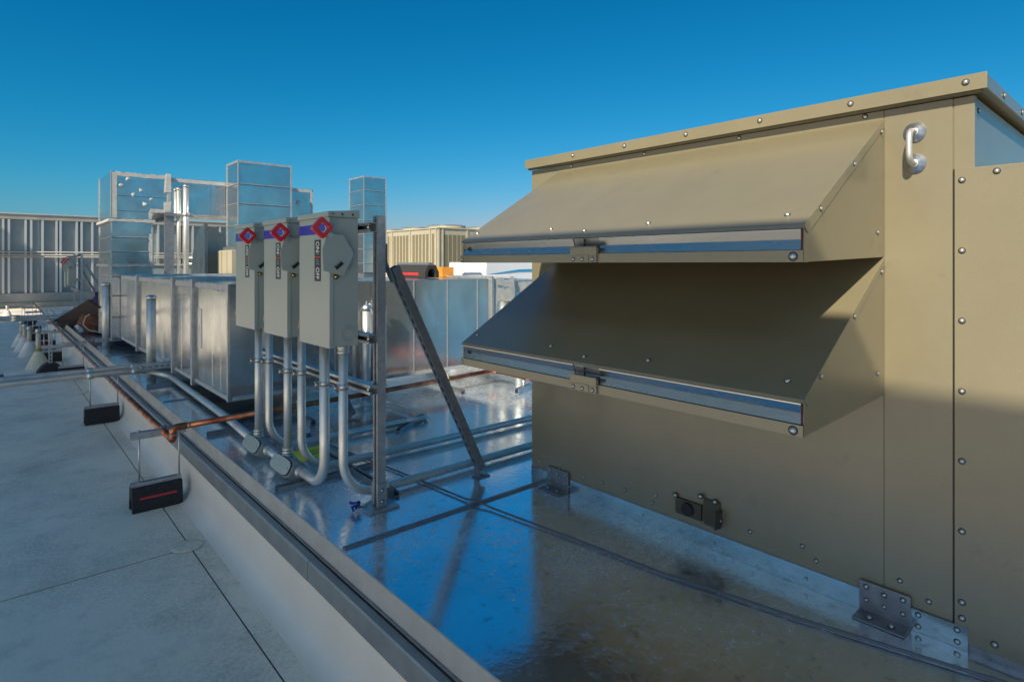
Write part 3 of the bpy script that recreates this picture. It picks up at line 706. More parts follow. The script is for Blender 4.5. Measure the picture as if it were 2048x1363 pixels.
# loose strut on the deck
def dstrut(a, b, lab, slots=False):
    mid = (Vector(a) + Vector(b)) / 2
    t = thing('strut_sleeper', (mid.x, mid.y, 0), lab, 'strut', 'strut channels lying on the deck')
    part('channel', MB().strut((a[0], a[1], .001), (b[0], b[1], .001), (0, 0, -1), slots=slots, d=.022), 'strut_dark', t)
    return t
dstrut((1.03, 2.895, 0), (1.60, 2.895, 0), 'strut channel on the deck crossing under the large conduit bend')
dstrut((1.43, 2.46, 0), (1.43, 3.40, 0), 'strut channel on the deck running back from the near post base')
dstrut((1.03, 4.12, 0), (1.62, 4.12, 0), 'strut channel on the deck left of the far cast body, under the copper pipe')
dstrut((1.03, 6.08, 0), (1.40, 6.08, 0), 'strut channel on the deck at the foot of the nearer duct stanchion')
dstrut((2.00, 3.40, 0), (2.32, 3.60, 0), 'short strut channel clamping the looping conduit behind the rack')
for i, (x, y, lab) in enumerate(((1.245, 2.46, 'cluster'), )):
    b = MB()
    for k in range(9):
        p = Vector((1.215 + random.uniform(-.02, .03), 2.44 + random.uniform(-.03, .03), .022 + random.uniform(0, .015)))
        b.tube([p, p + Vector((random.uniform(-.03, .03), random.uniform(-.03, .03), random.uniform(-.012, .012)))], .005, 6)
    solo('tie_clump', b, 'bluetape', (1.22, 2.44, .01), 'small clump of blue plastic ties on the near post base plate', 'ties')
cl = conduit('floor_clamp', [(1.40, 2.49, .012), (1.40, 2.49, .08)], .01, .012, 'small dark clamp and bolt behind the near post base', None, (), 'clamp')
part('clamp_body', MB().box(1.375, 1.43, 2.47, 2.53, .001, .045), 'strut_dark', cl, .003)
# loose rod across the deck
rod = [(1.497, 3.656, .008), (1.604, 2.724, .008), (1.650, 2.20, .0095), (1.66, 2.14, .0195), (1.675, 2.05, .010), (1.735, 1.60, .008), (1.775, 1.232, .008), (1.867, .781, .008), (1.968, .377, .008), (2.2, -.6, .008)]
t = thing('ground_cable', rod[0], 'thin dark cable lying slantwise across the shiny deck in front of the tan unit', 'cable')
part('cable', MB().tube(rod, .0048, 10), 'cable', t)
part('cable_end', MB().lathe((1.497, 3.656, .002), (0, 0, 1), [(.022, 0), (.022, .018), (.012, .026)], 14), 'cable', t)

# ------------------------------------------------------------------ COPPER PIPE
cz = .045
cop = thing('copper_pipe', (.81, 4.0, 0), 'brown copper pipe running beside the curb, with elbows where it crosses onto the deck', 'pipe')
part('pipe', MB().tube([(.825, 20.2, cz), (.80, 12, cz), (.80, 6, cz), (.812, 4.04, cz)], .0185, 16), 'copper', cop)
part('elbow', MB().tube(bend([(.812, 4.06, cz), (.812, 4.0, cz), (.812, 4.0, .085)], .03), .0215, 16), 'copper', cop)
part('elbow', MB().tube(bend([(.812, 4.0, .070), (.812, 4.0, .118), (.88, 4.004, .118)], .03), .0215, 16), 'copper', cop)
part('solder_ring', MB().tube([(.812, 4.0, .074), (.812, 4.0, .080)], .0222, 16), 'solder', cop)
part('solder_ring', MB().tube([(.893, 4.003, .118), (.897, 4.003, .118)], .0205, 16), 'solder', cop)
part('pipe', MB().tube([(.86, 4.002, .118), (2.2, 4.08, .118), (3.42, 4.2, .118)], .0185, 16), 'copper', cop)
part('elbow', MB().tube(bend([(3.40, 4.2, .118), (3.46, 4.205, .118), (3.46, 4.14, .118)], .03), .0215, 14), 'copper', cop)
part('pipe', MB().tube([(3.46, 4.16, .118), (3.40, 2.0, .118)], .0185, 14), 'copper', cop)
def saddle(x, y, lab):
    t = thing('pipe_clamp', (x, y, .118), lab, 'clamp', 'clamps on the copper pipe')
    part('ring', MB().tube([(x - .011, y, .118), (x + .011, y, .118)], .0235, 16), 'brass', t)
    part('bolt', MB().tube([(x, y, .130), (x, y, .155)], .005, 8), 'screw', t)
    part('foot', MB().strut((x + .05, y + .03, .001), (x + .05, y - .15, .001), (0, 0, -1), d=.04), 'galv', t)
    part('stem', MB().tube([(x, y, .103), (x + .02, y - .02, .04)], .006, 8), 'screw', t)
saddle(2.92, 4.15, 'brass clamp and strut foot on the copper pipe just right of the slotted brace')
saddle(1.58, 4.045, 'clamp with strut foot under the copper pipe behind the conduits')
t = thing('strut_sleeper', (3.43, 3.75, 0), 'short galvanised strut foot carrying the copper pipe in the sunlit corner', 'strut')
part('channel', MB().strut((3.32, 3.72, .001), (3.58, 3.80, .001), (0, 0, -1), d=.045), 'galv', t)
part('stem', MB().tube([(3.44, 3.76, .04), (3.44, 3.76, .10)], .016, 10), 'screw', t)

# pipe supports: black rubber block + rods + strut
def make_support(loc, label, stripe=True, strut=True, H=.145):
    x, y, z = loc
    t = thing('pipe_support', loc, label, 'pipe support', 'black rubber block pipe supports')
    P = lambda a, b, c: (x + a, y + b, z + c)
    prof = [(-.062, 0), (-.062, .035), (-.046, H), (.046, H), (.062, .035), (.062, 0), (.036, 0), (.034, .045), (.022, .066), (0, .074), (-.022, .066), (-.034, .045), (-.036, 0)]
    bl = MB().prism([P(-.15, a, b) for a, b in prof], (.275, 0, 0))
    part('rubber_block', bl, 'rubber', t, .003)
    if stripe:
        d0 = Vector((0, -.062, .035)); d1 = Vector((0, -.046, H)); u = (d1 - d0).normalized(); c = Vector(loc) + d0.lerp(d1, .42) + Vector((-.01, -.0008, 0))
        part('reflective_strip', MB().obox(c, Vector((1, 0, 0)), u, Vector((1, 0, 0)).cross(u), .10, .0055, .0012), 'redprint', t)
    part('top_channel', MB().strut(P(-.15, 0, H + .001), P(.125, 0, H + .001), (0, 0, -1), d=.022), 'strut', t)
    if strut:
        for a in (-.105, .115):
            part('rod', MB().tube([P(a, 0, H + .004), P(a, 0, .49)], .0052, 10), 'screw', t)
            part('nut', MB().lathe(P(a, 0, H + .014), (0, 0, 1), [(.012, 0), (.012, .010), (.009, .012)], 6), 'screw', t)
            part('nut', MB().lathe(P(a, 0, .478), (0, 0, 1), [(.016, 0), (.016, .002), (.010, .003), (.010, .010)], 8), 'screw', t)
        part('cross_strut', MB().strut(P(-.15, 0, .437), P(.15, 0, .437), (0, 0, -1)), 'strut', t)
        part('strap', MB().box(x + .010, x + .046, y - .012, y - .002, z + .445, z + .497).tube([P(.028, -.007, .455), P(.028, .02, .455)], .0215, 14), 'strut_dark', t)
    return t
sup = make_support((.785, 4.26, ZR + .003), 'black rubber block support with red strip, nearest one, under the copper elbow')
# lower strut so the copper rests on it
poss = [(.80, 6.85, 'second black rubber block support from the camera, before the crossing pipes', .80),
        (.80, 9.75, 'black rubber block support just beyond the pipe pair, third along the copper pipe', 1),
        (.70, 11.6, 'black rubber block support beside the stained cone, fourth along the copper pipe', 1),
        (.72, 13.3, 'small distant rubber block support, fifth along the copper pipe', 1),
        (.70, 14.9, 'small distant rubber block support, sixth along the copper pipe', 1),
        (.68, 16.6, 'tiny distant rubber block support, seventh along the copper pipe', 1),
        (.68, 18.3, 'tiny distant rubber block support, eighth along the copper pipe', 1),
        (.68, 20.0, 'tiny sunlit rubber block support, last and farthest along the copper pipe', 1)]
for i, (x, y, lab, _) in enumerate(poss):
    c = copy_tree(sup, (x, y, ZR + .003), lab)
    if i in (0, 1, 2, 4, 6):
        for k in [q for q in scene.objects if q.parent == c and q.name.startswith('reflective_strip')]: bpy.data.objects.remove(k)
# rubber foot with slotted strut post near the cones
t = thing('strut_stand', (.60, 10.3, ZR), 'slotted strut post standing on a black rubber foot between the cones and copper pipe', 'stand')
pr = [(-.15, 0), (-.15, .04), (-.09, .12), (-.04, .15), (.04, .15), (.09, .12), (.15, .04), (.15, 0), (.05, 0), (.04, .04), (-.04, .04), (-.05, 0)]
part('rubber_foot', MB().prism([(.60 + a, 10.22, ZR + .003 + b) for a, b in pr], (0, .22, 0)), 'rubber', t, .004)
part('post', MB().strut((.60, 10.30, ZR + .155), (.60, 10.30, .16), (0, -1, 0), slots=True), 'strut', t)
part('arm', MB().strut((.50, 10.27, -.02), (.95, 10.27, -.02), (0, 0, 1)), 'strut', t)

# pipe pair crossing from the left
for (y, z, r, lab) in ((6.40, .150, .023, 'upper left steel pipe of the near pair crossing the roof, sky blue on top'), (6.33, .120, .026, 'lower steel pipe of the near pair crossing the roof at left')):
    t = thing('crossing_pipe', (-.5, y, z), lab, 'pipe', 'pipe pair crossing the roof')
    part('tube', MB().tube([(-3.9, y, z), (1.38, y, z)], r, 18), 'conduit', t)
    for x in (.62, .95): part('coupling', MB().tube([(x, y, z), (x + .05, y, z)], r + .006, 16), 'screw', t)
t = thing('strut_bracket', (1.2, 6.36, .12), 'strut bracket holding the near pipe pair to the duct stanchion', 'bracket')
part('channel', MB().strut((.96, 6.28, .150), (1.52, 6.28, .150), (0, -1, 0), slots=True), 'strut', t)
for x in (1.02, 1.42): screw(t, (x, 6.278, .150), (0, -1, 0), .012)
for (y, z, r, lab) in ((13.5, .17, .022, 'front pipe of the distant pair crossing the roof at left'), (13.6, .12, .03, 'rear pipe of the distant pair crossing the roof at left')):
    t = thing('crossing_pipe', (-.5, y, z), lab, 'pipe', 'distant pipe pair crossing the roof')
    part('tube', MB().tube([(-3.9, y, z), (1.25, y, z)], r, 12), 'conduit', t)
    part('coupling', MB().tube([(.25, y, z), (.36, y, z)], r + .01, 12), 'screw', t)

# pipe boots (cones)
for i, (x, y, zt, cm, lab) in enumerate(((.50, 11.0, .10, 'boot_y', 'nearest white cone boot with a greenish pipe, stained yellow'), (.455, 12.5, .02, 'boot', 'second pale cone boot round a vertical pipe, behind the stained one'), (.42, 13.3, .0, 'boot', 'third pale cone boot in the row of vertical pipes'), (.40, 14.1, .0, 'boot', 'fourth and farthest pale cone boot of the left row'), (.30, 21.2, -.1, 'boot', 'tiny sunlit cone boot near the far parapet'))):
    t = thing('pipe_boot', (x, y, ZR), lab, 'pipe boot', 'cone boots in a row on the roof')
    part('cone', MB().lathe((x, y, ZR + .002), (0, 0, 1), [(.155, 0), (.150, .006), (.10, .12), (.055, .225), (.040, .245)], 20), cm, t)
    part('pipe', MB().lathe((x, y, ZR + .24), (0, 0, 1), [(.030, 0), (.030, zt - ZR - .24)], 14), 'pvc', t)
    if i == 0: part('band', MB().lathe((x, y, ZR + .235), (0, 0, 1), [(.038, 0), (.038, .05)], 14), 'green', t)
    part('cap', MB().lathe((x, y, zt + .001), (0, 0, 1), [(.038, 0), (.038, .045), (.02, .055)], 14), 'strut', t)
t = make_support((-.02, 9.65, ZR + .003), 'dark red edged rubber block cut by the left picture edge', False, False)

# board, bag, tarp at the deck's far end
t = thing('dark_board', (1.1, 12.5, 0), 'dark flat board leaning over the curb beside the brown bag', 'board')
A_ = Vector((.93, 13.9, -.06)); B_ = Vector((1.125, 10.30, .50)); dd = (B_ - A_).normalized(); sd_ = Vector((.75, .0, -.66)); sd_ = (sd_ - dd * sd_.dot(dd)).normalized()
part('plank', MB().obox((A_ + B_) / 2, dd, sd_, dd.cross(sd_), (B_ - A_).length / 2, .13, .010), 'board', t)
def lump(c, sx, sy, sz, amp, seed, freq=2.2):
    b = MB(); n, m_ = 28, 18; vs_ = []; fs_ = []
    for i in range(m_ + 1):
        th = PI * i / m_
        for k in range(n):
            ph = 2 * PI * k / n; d = Vector((math.sin(th) * math.cos(ph), math.sin(th) * math.sin(ph), math.cos(th)))
            r = 1 + amp * (noise.noise(d * freq + Vector((seed, 0, 0))) + .5 * noise.noise(d * freq * 2.7 + Vector((0, seed, 0))))
            vs_.append((c[0] + d.x * sx * r, c[1] + d.y * sy * r, max(c[2] + d.z * sz * r, .003)))
    for i in range(m_):
        for k in range(n): fs_.append((i * n + k, i * n + (k + 1) % n, (i + 1) * n + (k + 1) % n, (i + 1) * n + k))
    return b.add(vs_, fs_, True)
t = thing('canvas_bag', (1.33, 11.6, 0), 'round brown canvas bundle lying on the deck by the tower duct', 'bag')
part('bundle', lump((1.25, 11.5, .19), .23, .42, .20, .28, 3), 'bag', t)
part('cord', MB().tube([(1.22 + .17 * math.cos(a) + .01 * math.sin(5 * a), 11.06 + .10 * abs(math.cos(a)), .20 + .15 * math.sin(a) + .01 * math.cos(7 * a)) for a in [k * PI / 16 for k in range(33)]], .009, 6, False), 'pvc', t)
t = thing('tarp', (1.4, 12.6, 0), 'crumpled dark purple tarp heaped behind the brown bundle', 'tarp')
part('cloth', lump((1.50, 12.3, .18), .34, .5, .42, .5, 9, 3.0), 'tarp', t)

# ------------------------------------------------------------------ DUCTS
def duct_run(name, label, x0, x1, y0, y1, z0, z1, axis, cuts, m='duct', flanges=(), fw=.022, ft=.012, fm='duct_edge', gap=.003):
    if axis == 'z': gap = .012
    t = thing(name, ((x0 + x1) / 2, (y0 + y1) / 2, z0), label, 'duct', 'metal ducts on the platform')
    lo, hi = {'x': (x0, x1), 'y': (y0, y1), 'z': (z0, z1)}[axis]
    cs = [lo] + sorted(cuts) + [hi]
    core = MB().box(x0 + .006, x1 - .006, y0 + .006, y1 - .006, z0 + .006, z1 - .006)
    part('core', core, 'strut_dark', t)
    for i in range(len(cs) - 1):
        a, b = cs[i] + gap / 2, cs[i + 1] - gap / 2
        k = random.uniform(0, .0015)
        q = {'x': (a, b, y0 + k, y1 - k, z0 + k, z1 - k), 'y': (x0 + k, x1 - k, a, b, z0 + k, z1 - k), 'z': (x0 + k, x1 - k, y0 + k, y1 - k, a, b)}[axis]
        part('sheet', MB().box(*q), m, t, .002)
    if axis == 'z':
        for (xx, yy) in ((x0, y0), (x1, y0), (x0, y1)):
            part('corner_strip', MB().box(xx - .008, xx + .008, yy - .008, yy + .008, z0, z1 + .004), 'duct_edge', t)
        part('top_edge', MB().box(x0 - .006, x1 + .006, y0 - .006, y0 - .0005, z1 - .03, z1 + .004).box(x0 - .006, x0 - .0005, y0, y1, z1 - .03, z1 + .004), 'duct_edge', t)
        for c_ in cuts:
            part('seam_lip', MB().box(x0 - .004, x1 + .004, y0 - .004, y0 - .0005, c_ + .007, c_ + .016).box(x0 - .004, x0 - .0005, y0, y1, c_ + .007, c_ + .016), 'duct_edge', t)
    for p in flanges:
        b = MB(); f = fw
        if axis == 'y':
            for (xa, xb, za, zb) in ((x0 - f, x0 - .0005, z0 - f, z1 + f), (x1 + .0005, x1 + f, z0 - f, z1 + f), (x0 - .0003, x1 + .0003, z0 - f, z0 - .0005), (x0 - .0003, x1 + .0003, z1 + .0005, z1 + f)):
                b.box(xa, xb, p - ft, p + ft, za, zb)
        elif axis == 'x':
            for (ya, yb, za, zb) in ((y0 - f, y0 - .0005, z0 - f, z1 + f), (y1 + .0005, y1 + f, z0 - f, z1 + f), (y0 - .0003, y1 + .0003, z0 - f, z0 - .0005), (y0 - .0003, y1 + .0003, z1 + .0005, z1 + f)):
                b.box(p - ft, p + ft, ya, yb, za, zb)
        else:
            for (xa, xb, ya, yb) in ((x0 - f, x0 - .0005, y0 - f, y1 + f), (x1 + .0005, x1 + f, y0 - f, y1 + f), (x0 - .0003, x1 + .0003, y0 - f, y0 - .0005), (x0 - .0003, x1 + .0003, y1 + .0005, y1 + f)):
                b.box(xa, xb, ya, yb, p - ft, p + ft)
        part('flange', b, fm, t)
    return t
def seal_strip(t, pts, w, nrm, jag=.35, m='sealant', name='sealant', step=.03):
    """irregular smear of sealant following a polyline on a flat face"""
    nrm = Vector(nrm); b = MB(); jag *= .55
    P = [Vector(p) for p in pts]; L_ = []; R_ = []
    for i in range(len(P) - 1):
        a, c = P[i], P[i + 1]; d = (c - a); n_ = max(2, int(d.length / step)); sd = d.normalized().cross(nrm)
        for k in range(n_ + (1 if i == len(P) - 2 else 0)):
            p = a + d * (k / n_)
            L_.append(p + sd * (w / 2 * (1 + random.uniform(-jag, jag)))); R_.append(p - sd * (w / 2 * (1 + random.uniform(-jag, jag))))
    n_ = len(L_); v_ = [p + nrm * .0022 for p in L_] + [p + nrm * .0035 for p in R_] + [p + nrm * .0002 for p in L_] + [p + nrm * .0002 for p in R_]; f_ = []
    for k in range(n_ - 1):
        f_ += [(k, k + 1, n_ + k + 1, n_ + k), (k, 2 * n_ + k, 2 * n_ + k + 1, k + 1), (n_ + k, n_ + k + 1, 3 * n_ + k + 1, 3 * n_ + k)]
    b.add(v_, f_); return part(name, b, m, t)

# near duct running away from the camera, and its cross run to the right
d1 = duct_run('near_duct', 'long low galvanised duct with sealed flanges running back beside the curb', 1.255, 2.35, 4.475, 9.17, .12, .955, 'y',
              [4.66, 4.88, 5.12, 5.42, 5.86, 6.2, 6.62, 6.95, 7.3, 7.7, 8.05, 8.4, 8.75], flanges=[5.41, 6.12, 7.9])
for y in (5.41, 6.12, 7.9): seal_strip(d1, [(1.232, y - .005, .10), (1.232, y - .005, .97)], .05, (-1, 0, 0))
seal_strip(d1, [(1.2548, 4.49, .145), (1.2548, 9.1, .145)], .03, (-1, 0, 0))
seal_strip(d1, [(1.2548, 4.50, .925), (1.2548, 9.1, .925)], .045, (-1, 0, 0), .6)
part('corner_strip', MB().box(1.251, 1.2545, 4.471, 4.50, .118, .957), 'duct_edge', d1)
part('tape_patch', MB().box(1.2525, 1.2548, 5.18, 5.30, .42, .74), 'galv', d1)
d2 = duct_run('cross_duct', 'long low galvanised duct with bright seams crossing behind the rack to the tan unit', 2.36, 3.96, 4.47, 5.60, .12, .955, 'x',
              [2.782, 3.14, 3.489, 3.612], flanges=[3.66])
d2b = part('end_sheet', MB().box(1.262, 2.357, 4.468, 4.474, .118, .956), 'duct', d1)
for x in (1.50, 1.80, 2.05): part('seam_rib', MB().box(x - .004, x + .004, 4.4635, 4.4675, .12, .95), 'duct_edge', d1)
for x in (2.782, 3.14, 3.489): part('seam_rib', MB().box(x - .004, x + .004, 4.4645, 4.4695, .12, .95), 'duct_edge', d2)
seal_strip(d2, [(2.38, 4.4695, .138), (3.95, 4.4695, .138)], .028, (0, -1, 0))
seal_strip(d1, [(1.28, 4.4675, .138), (2.35, 4.4675, .138)], .028, (0, -1, 0))
seal_strip(d2, [(3.70, 4.4695, .20), (3.70, 4.4695, .93), (3.94, 4.4695, .90)], .07, (0, -1, 0), .7)
seal_strip(d2, [(3.93, 4.4695, .60), (3.93, 4.4695, .97)], .06, (0, -1, 0), .5)
seal_strip(d2, [(3.72, 4.4690, .80), (3.93, 4.4690, .78)], .12, (0, -1, 0), .5)
# boot section to the right of the cross duct
d3 = duct_run('duct_offset', 'short sealed duct section at the right end of the cross duct', 3.97, 4.60, 4.52, 5.5, .12, .93, 'x', [4.2], flanges=[4.0])
seal_strip(d3, [(4.02, 4.5195, .86), (4.55, 4.5195, .86)], .10, (0, -1, 0), .6)

# stanchions
for (x, y, zt, r, lab) in ((1.135, 6.50, .80, .040, 'thick steel pipe stanchion with a blue cap, nearer one against the duct'), (1.118, 9.35, .852, .042, 'thick steel pipe stanchion with a blue cap, farther one below the tower duct')):
    t = thing('duct_stanchion', (x, y, 0), lab, 'pipe post', 'pipe stanchions beside the duct')
    part('post', MB().lathe((x, y, 0.001), (0, 0, 1), [(r, 0), (r, zt - .04)], 22), 'conduit', t)
    part('cap', MB().lathe((x, y, zt - .038), (0, 0, 1), [(r + .006, 0), (r + .006, .024), (r * .7, .038), (.002, .042)], 22), 'galv', t)
    part('cross_strut', MB().strut((x - .12, y - .07, .105), (x + .55, y - .07, .105), (0, -1, 0), slots=True), 'strut', t)
for (x, y, r, lab) in ((3.93, 4.36, .045, 'round steel post with domed cap in front of the sealed duct end'), (2.28, 4.38, .034, 'left of two capped steel posts seen behind the nearest switch'), (2.42, 4.38, .034, 'right of two capped steel posts seen behind the nearest switch')):
    t = thing('duct_stanchion', (x, y, 0), lab, 'pipe post', 'pipe stanchions beside the duct')
    part('post', MB().lathe((x, y, 0.001), (0, 0, 1), [(r, 0), (r, .72)], 20), 'conduit', t)
    part('cap', MB().lathe((x, y, .722), (0, 0, 1), [(r + .005, 0), (r + .005, .02), (r * .7, .045), (.008, .05), (.006, .075)], 20), 'galv', t)

# tower duct with elbow and horizontal arm
tw = duct_run('tower_duct', 'tall square galvanised duct tower at left with white sealant flanges', 1.160, 1.622, 9.205, 10.35, .10, 1.68, 'z', [.40, .68, .93, 1.081, 1.25, 1.44], m='duct_smooth', flanges=[1.081, 1.670], ft=.008, fw=.03)
for z in (1.081, 1.670):
    seal_strip(tw, [(1.130, 9.174, z - .002), (1.65, 9.174, z - .002)], .035, (0, -1, 0), .7)
    seal_strip(tw, [(1.129, 9.18, z), (1.129, 10.38, z)], .03, (-1, 0, 0), .6)
seal_strip(tw, [(1.612, 9.2045, 1.10), (1.612, 9.2045, 1.50)], .055, (0, -1, 0), .6)
seal_strip(tw, [(1.60, 9.2045, 1.12), (1.64, 9.2045, 1.105)], .07, (0, -1, 0), .5)
el = thing('duct_elbow', (1.4, 9.7, 1.68), 'mirror bright duct elbow on top of the tower, dotted with sealant dabs', 'duct', 'metal ducts on the platform')
def lpoly(k, y): return [(1.160 + k, y, 1.690 + k), (1.622 - k, y, 1.690 + k), (1.622 - k, y, 1.795 + k), (1.80, y, 1.795 + k), (1.80, y, 2.300 - k), (1.160 + k, y, 2.300 - k)]
z_cuts = [1.690, 1.793, 1.90, 2.30]
part('core', MB().prism(lpoly(.006, 9.213), (0, 1.13, 0)), 'strut_dark', el)
part('sheet', MB().box(1.160, 1.622, 9.205, 10.35, 1.690, 1.7915), 'duct_smooth', el, .002)
part('sheet', MB().box(1.160, 1.80, 9.205, 10.35, 1.7945, 1.9885), 'duct_smooth', el, .002)
part('sheet', MB().box(1.160, 1.80, 9.205, 10.35, 1.9915, 2.300), 'duct_smooth', el, .002)
seal_strip(el, [(1.190, 9.2045, 1.70), (1.190, 9.2045, 2.29)], .06, (0, -1, 0), .25)
seal_strip(el, [(1.20, 9.2045, 2.275), (1.80, 9.2045, 2.275)], .05, (0, -1, 0), .6)
seal_strip(el, [(1.600, 9.2045, 1.70), (1.600, 9.2045, 1.815), (1.80, 9.2045, 1.815)], .045, (0, -1, 0), .5)
part('edge_strip', MB().box(1.152, 1.168, 10.35, 10.37, .12, 2.33), 'duct_edge', el)
part('edge_strip', MB().box(1.154, 1.160, 9.198, 9.23, 1.70, 2.31), 'duct_edge', el)
for x, z in ((1.345, 2.215), (1.265, 2.13), (1.49, 2.075), (1.405, 2.01), (1.61, 1.965), (1.535, 1.895)):
    b = MB().lathe((x, 9.2045, z), (0, -1, 0), [(.026, 0), (.021, .003), (.010, .005), (.008, .009), (.003, .011)], 11)
    for q in b.v: q.x += noise.noise(q * 37) * .02; q.z += noise.noise(q * 31) * .016
    part('sealant_dab', b, 'sealant', el)
for zc, hh in ((2.20, .12), (1.87, .075)):
    b = MB().box(1.775, 1.84, 9.165, 9.203, zc - hh, zc + hh)
    for q in b.v: q.x += random.uniform(-.012, .012); q.z += random.uniform(-.012, .012)
    part('corner_sealant', b, 'sealant', el)
part('joint_flange', MB().box(1.800, 1.835, 9.170, 10.38, 1.76, 2.325), 'duct_edge', el)
ar = duct_run('horizontal_duct', 'horizontal mirror bright duct arm from the elbow to the tall duct', 1.838, 3.86, 9.225, 10.2, 1.79, 2.285, 'x', [1.98, 2.35, 2.85, 3.35], m='duct_smooth')
seal_strip(ar, [(1.84, 9.2245, 2.255), (3.84, 9.2245, 2.255)], .05, (0, -1, 0), .25)
seal_strip(ar, [(3.835, 9.2245, 1.80), (3.835, 9.2245, 2.24)], .035, (0, -1, 0), .5)
part('sealant_dab', MB().lathe((3.62, 9.2245, 2.06), (0, -1, 0), [(.035, 0), (.028, .008), (.010, .02)], 10), 'sealant', ar)
t = thing('arm_post', (1.80, 9.1, 0), 'dark square strut post holding up the duct arm', 'post')
part('post', MB().strut((1.815, 9.14, .96), (1.815, 9.14, 1.80), (0, -1, 0), w=.11, d=.06), 'strut_dark', t)
t = thing('arm_crosspiece', (2.0, 9.1, 1.78), 'slotted strut crosspiece under the duct arm', 'strut')
part('strut', MB().strut((1.75, 9.10, 1.768), (2.10, 9.10, 1.768), (0, -1, 0)), 'strut_dark', t)
part('strut', MB().strut((1.85, 9.16, 1.766), (1.85, 10.3, 1.766), (0, 0, 1)), 'strut_dark', t)
for (x, y, zt, r, lab) in ((1.985, 9.0, 2.17, .035, 'tall round steel pole with clamp standing before the duct arm'), (1.93, 9.22 - .06, 2.14, .028, 'shorter pale pole right behind the tall round pole')):
    t = thing('support_pole', (x, y, 0), lab, 'pole')
    part('pole', MB().lathe((x, y, .957 if y > 9.05 else .957), (0, 0, 1), [(r, 0), (r, zt - .957 - .03)], 18), 'conduit', t)
    part('cap', MB().lathe((x, y, zt - .028), (0, 0, 1), [(r + .006, 0), (r + .006, .02), (r * .6, .032)], 18), 'screw', t)
    if y < 9.05: part('clamp', MB().lathe((x, y, 1.745), (0, 0, 1), [(r + .01, 0), (r + .01, .045)], 18).box(x + .03, x + .09, y - .02, y + .02, 1.75, 1.785), 'screw', t)

# curved fitting
cf = thing('curved_duct_fitting', (2.6, 10.3, 0), 'curved galvanised duct fitting shaped like a sail behind the round pole', 'duct', 'metal ducts on the platform')
b = MB(); arc = [(9.9 + .02, 1.71)] + [(9.92 + .86 * math.sin(a), .70 + 1.01 * math.cos(a)) for a in [k * PI / 20 for k in range(1, 10)]] + [(10.78, .20), (9.92, .20)]
b.prism([(2.445, y, z) for y, z in arc], (.03, 0, 0)); part('cheek', b, 'duct_smooth', cf)
b = MB(); b.prism([(2.478, y + .015, z - (.02 if z > .3 else 0)) for y, z in arc], (.55, 0, 0))
for q in b.v:
    if q.x > 2.8 and q.z > 1.0: q.z -= (q.x - 2.478) * .55
part('throat', b, 'duct', cf)
part('seam_strip', MB().box(2.436, 2.482, 9.895, 9.925, .2, 1.70), 'duct_edge', cf, .004)

# tall free-standing ducts
td = duct_run('tall_duct', 'tallest square duct with four visible bands, rising behind the switches', 2.56, 3.30, 8.67, 9.19, 1.34, 2.535, 'z', [1.627, 1.93, 2.203], m='duct_smooth')
part('base_flange', MB().box(2.50, 3.36, 8.61, 9.205, 1.29, 1.338), 'strut_dark', td)
bb = thing('beige_fan_box', (2.93, 8.95, 0), 'beige equipment cabinet under the tallest duct', 'cabinet')
part('cabinet', MB().box(2.44, 3.42, 8.56, 9.21, 0.08, 1.288), 'beige', bb, .01)
part('skid', MB().box(2.46, 3.40, 8.58, 9.19, 0.001, .078), 'strut_dark', bb)
for y in (8.75, 9.0): part('panel_seam', MB().box(2.436, 2.4395, y - .004, y + .004, .1, 1.27), 'tan_dark', bb)
nd = duct_run('narrow_duct', 'narrow square duct rising behind the near post of the rack', 6.18, 6.73, 12.0, 12.7, .9, 3.045, 'z', [1.1, 1.42, 1.75, 2.06, 2.40, 2.72], m='duct_smooth')
part('stand', MB().box(6.2, 6.7, 12.05, 12.65, .001, .898), 'strut_dark', nd)

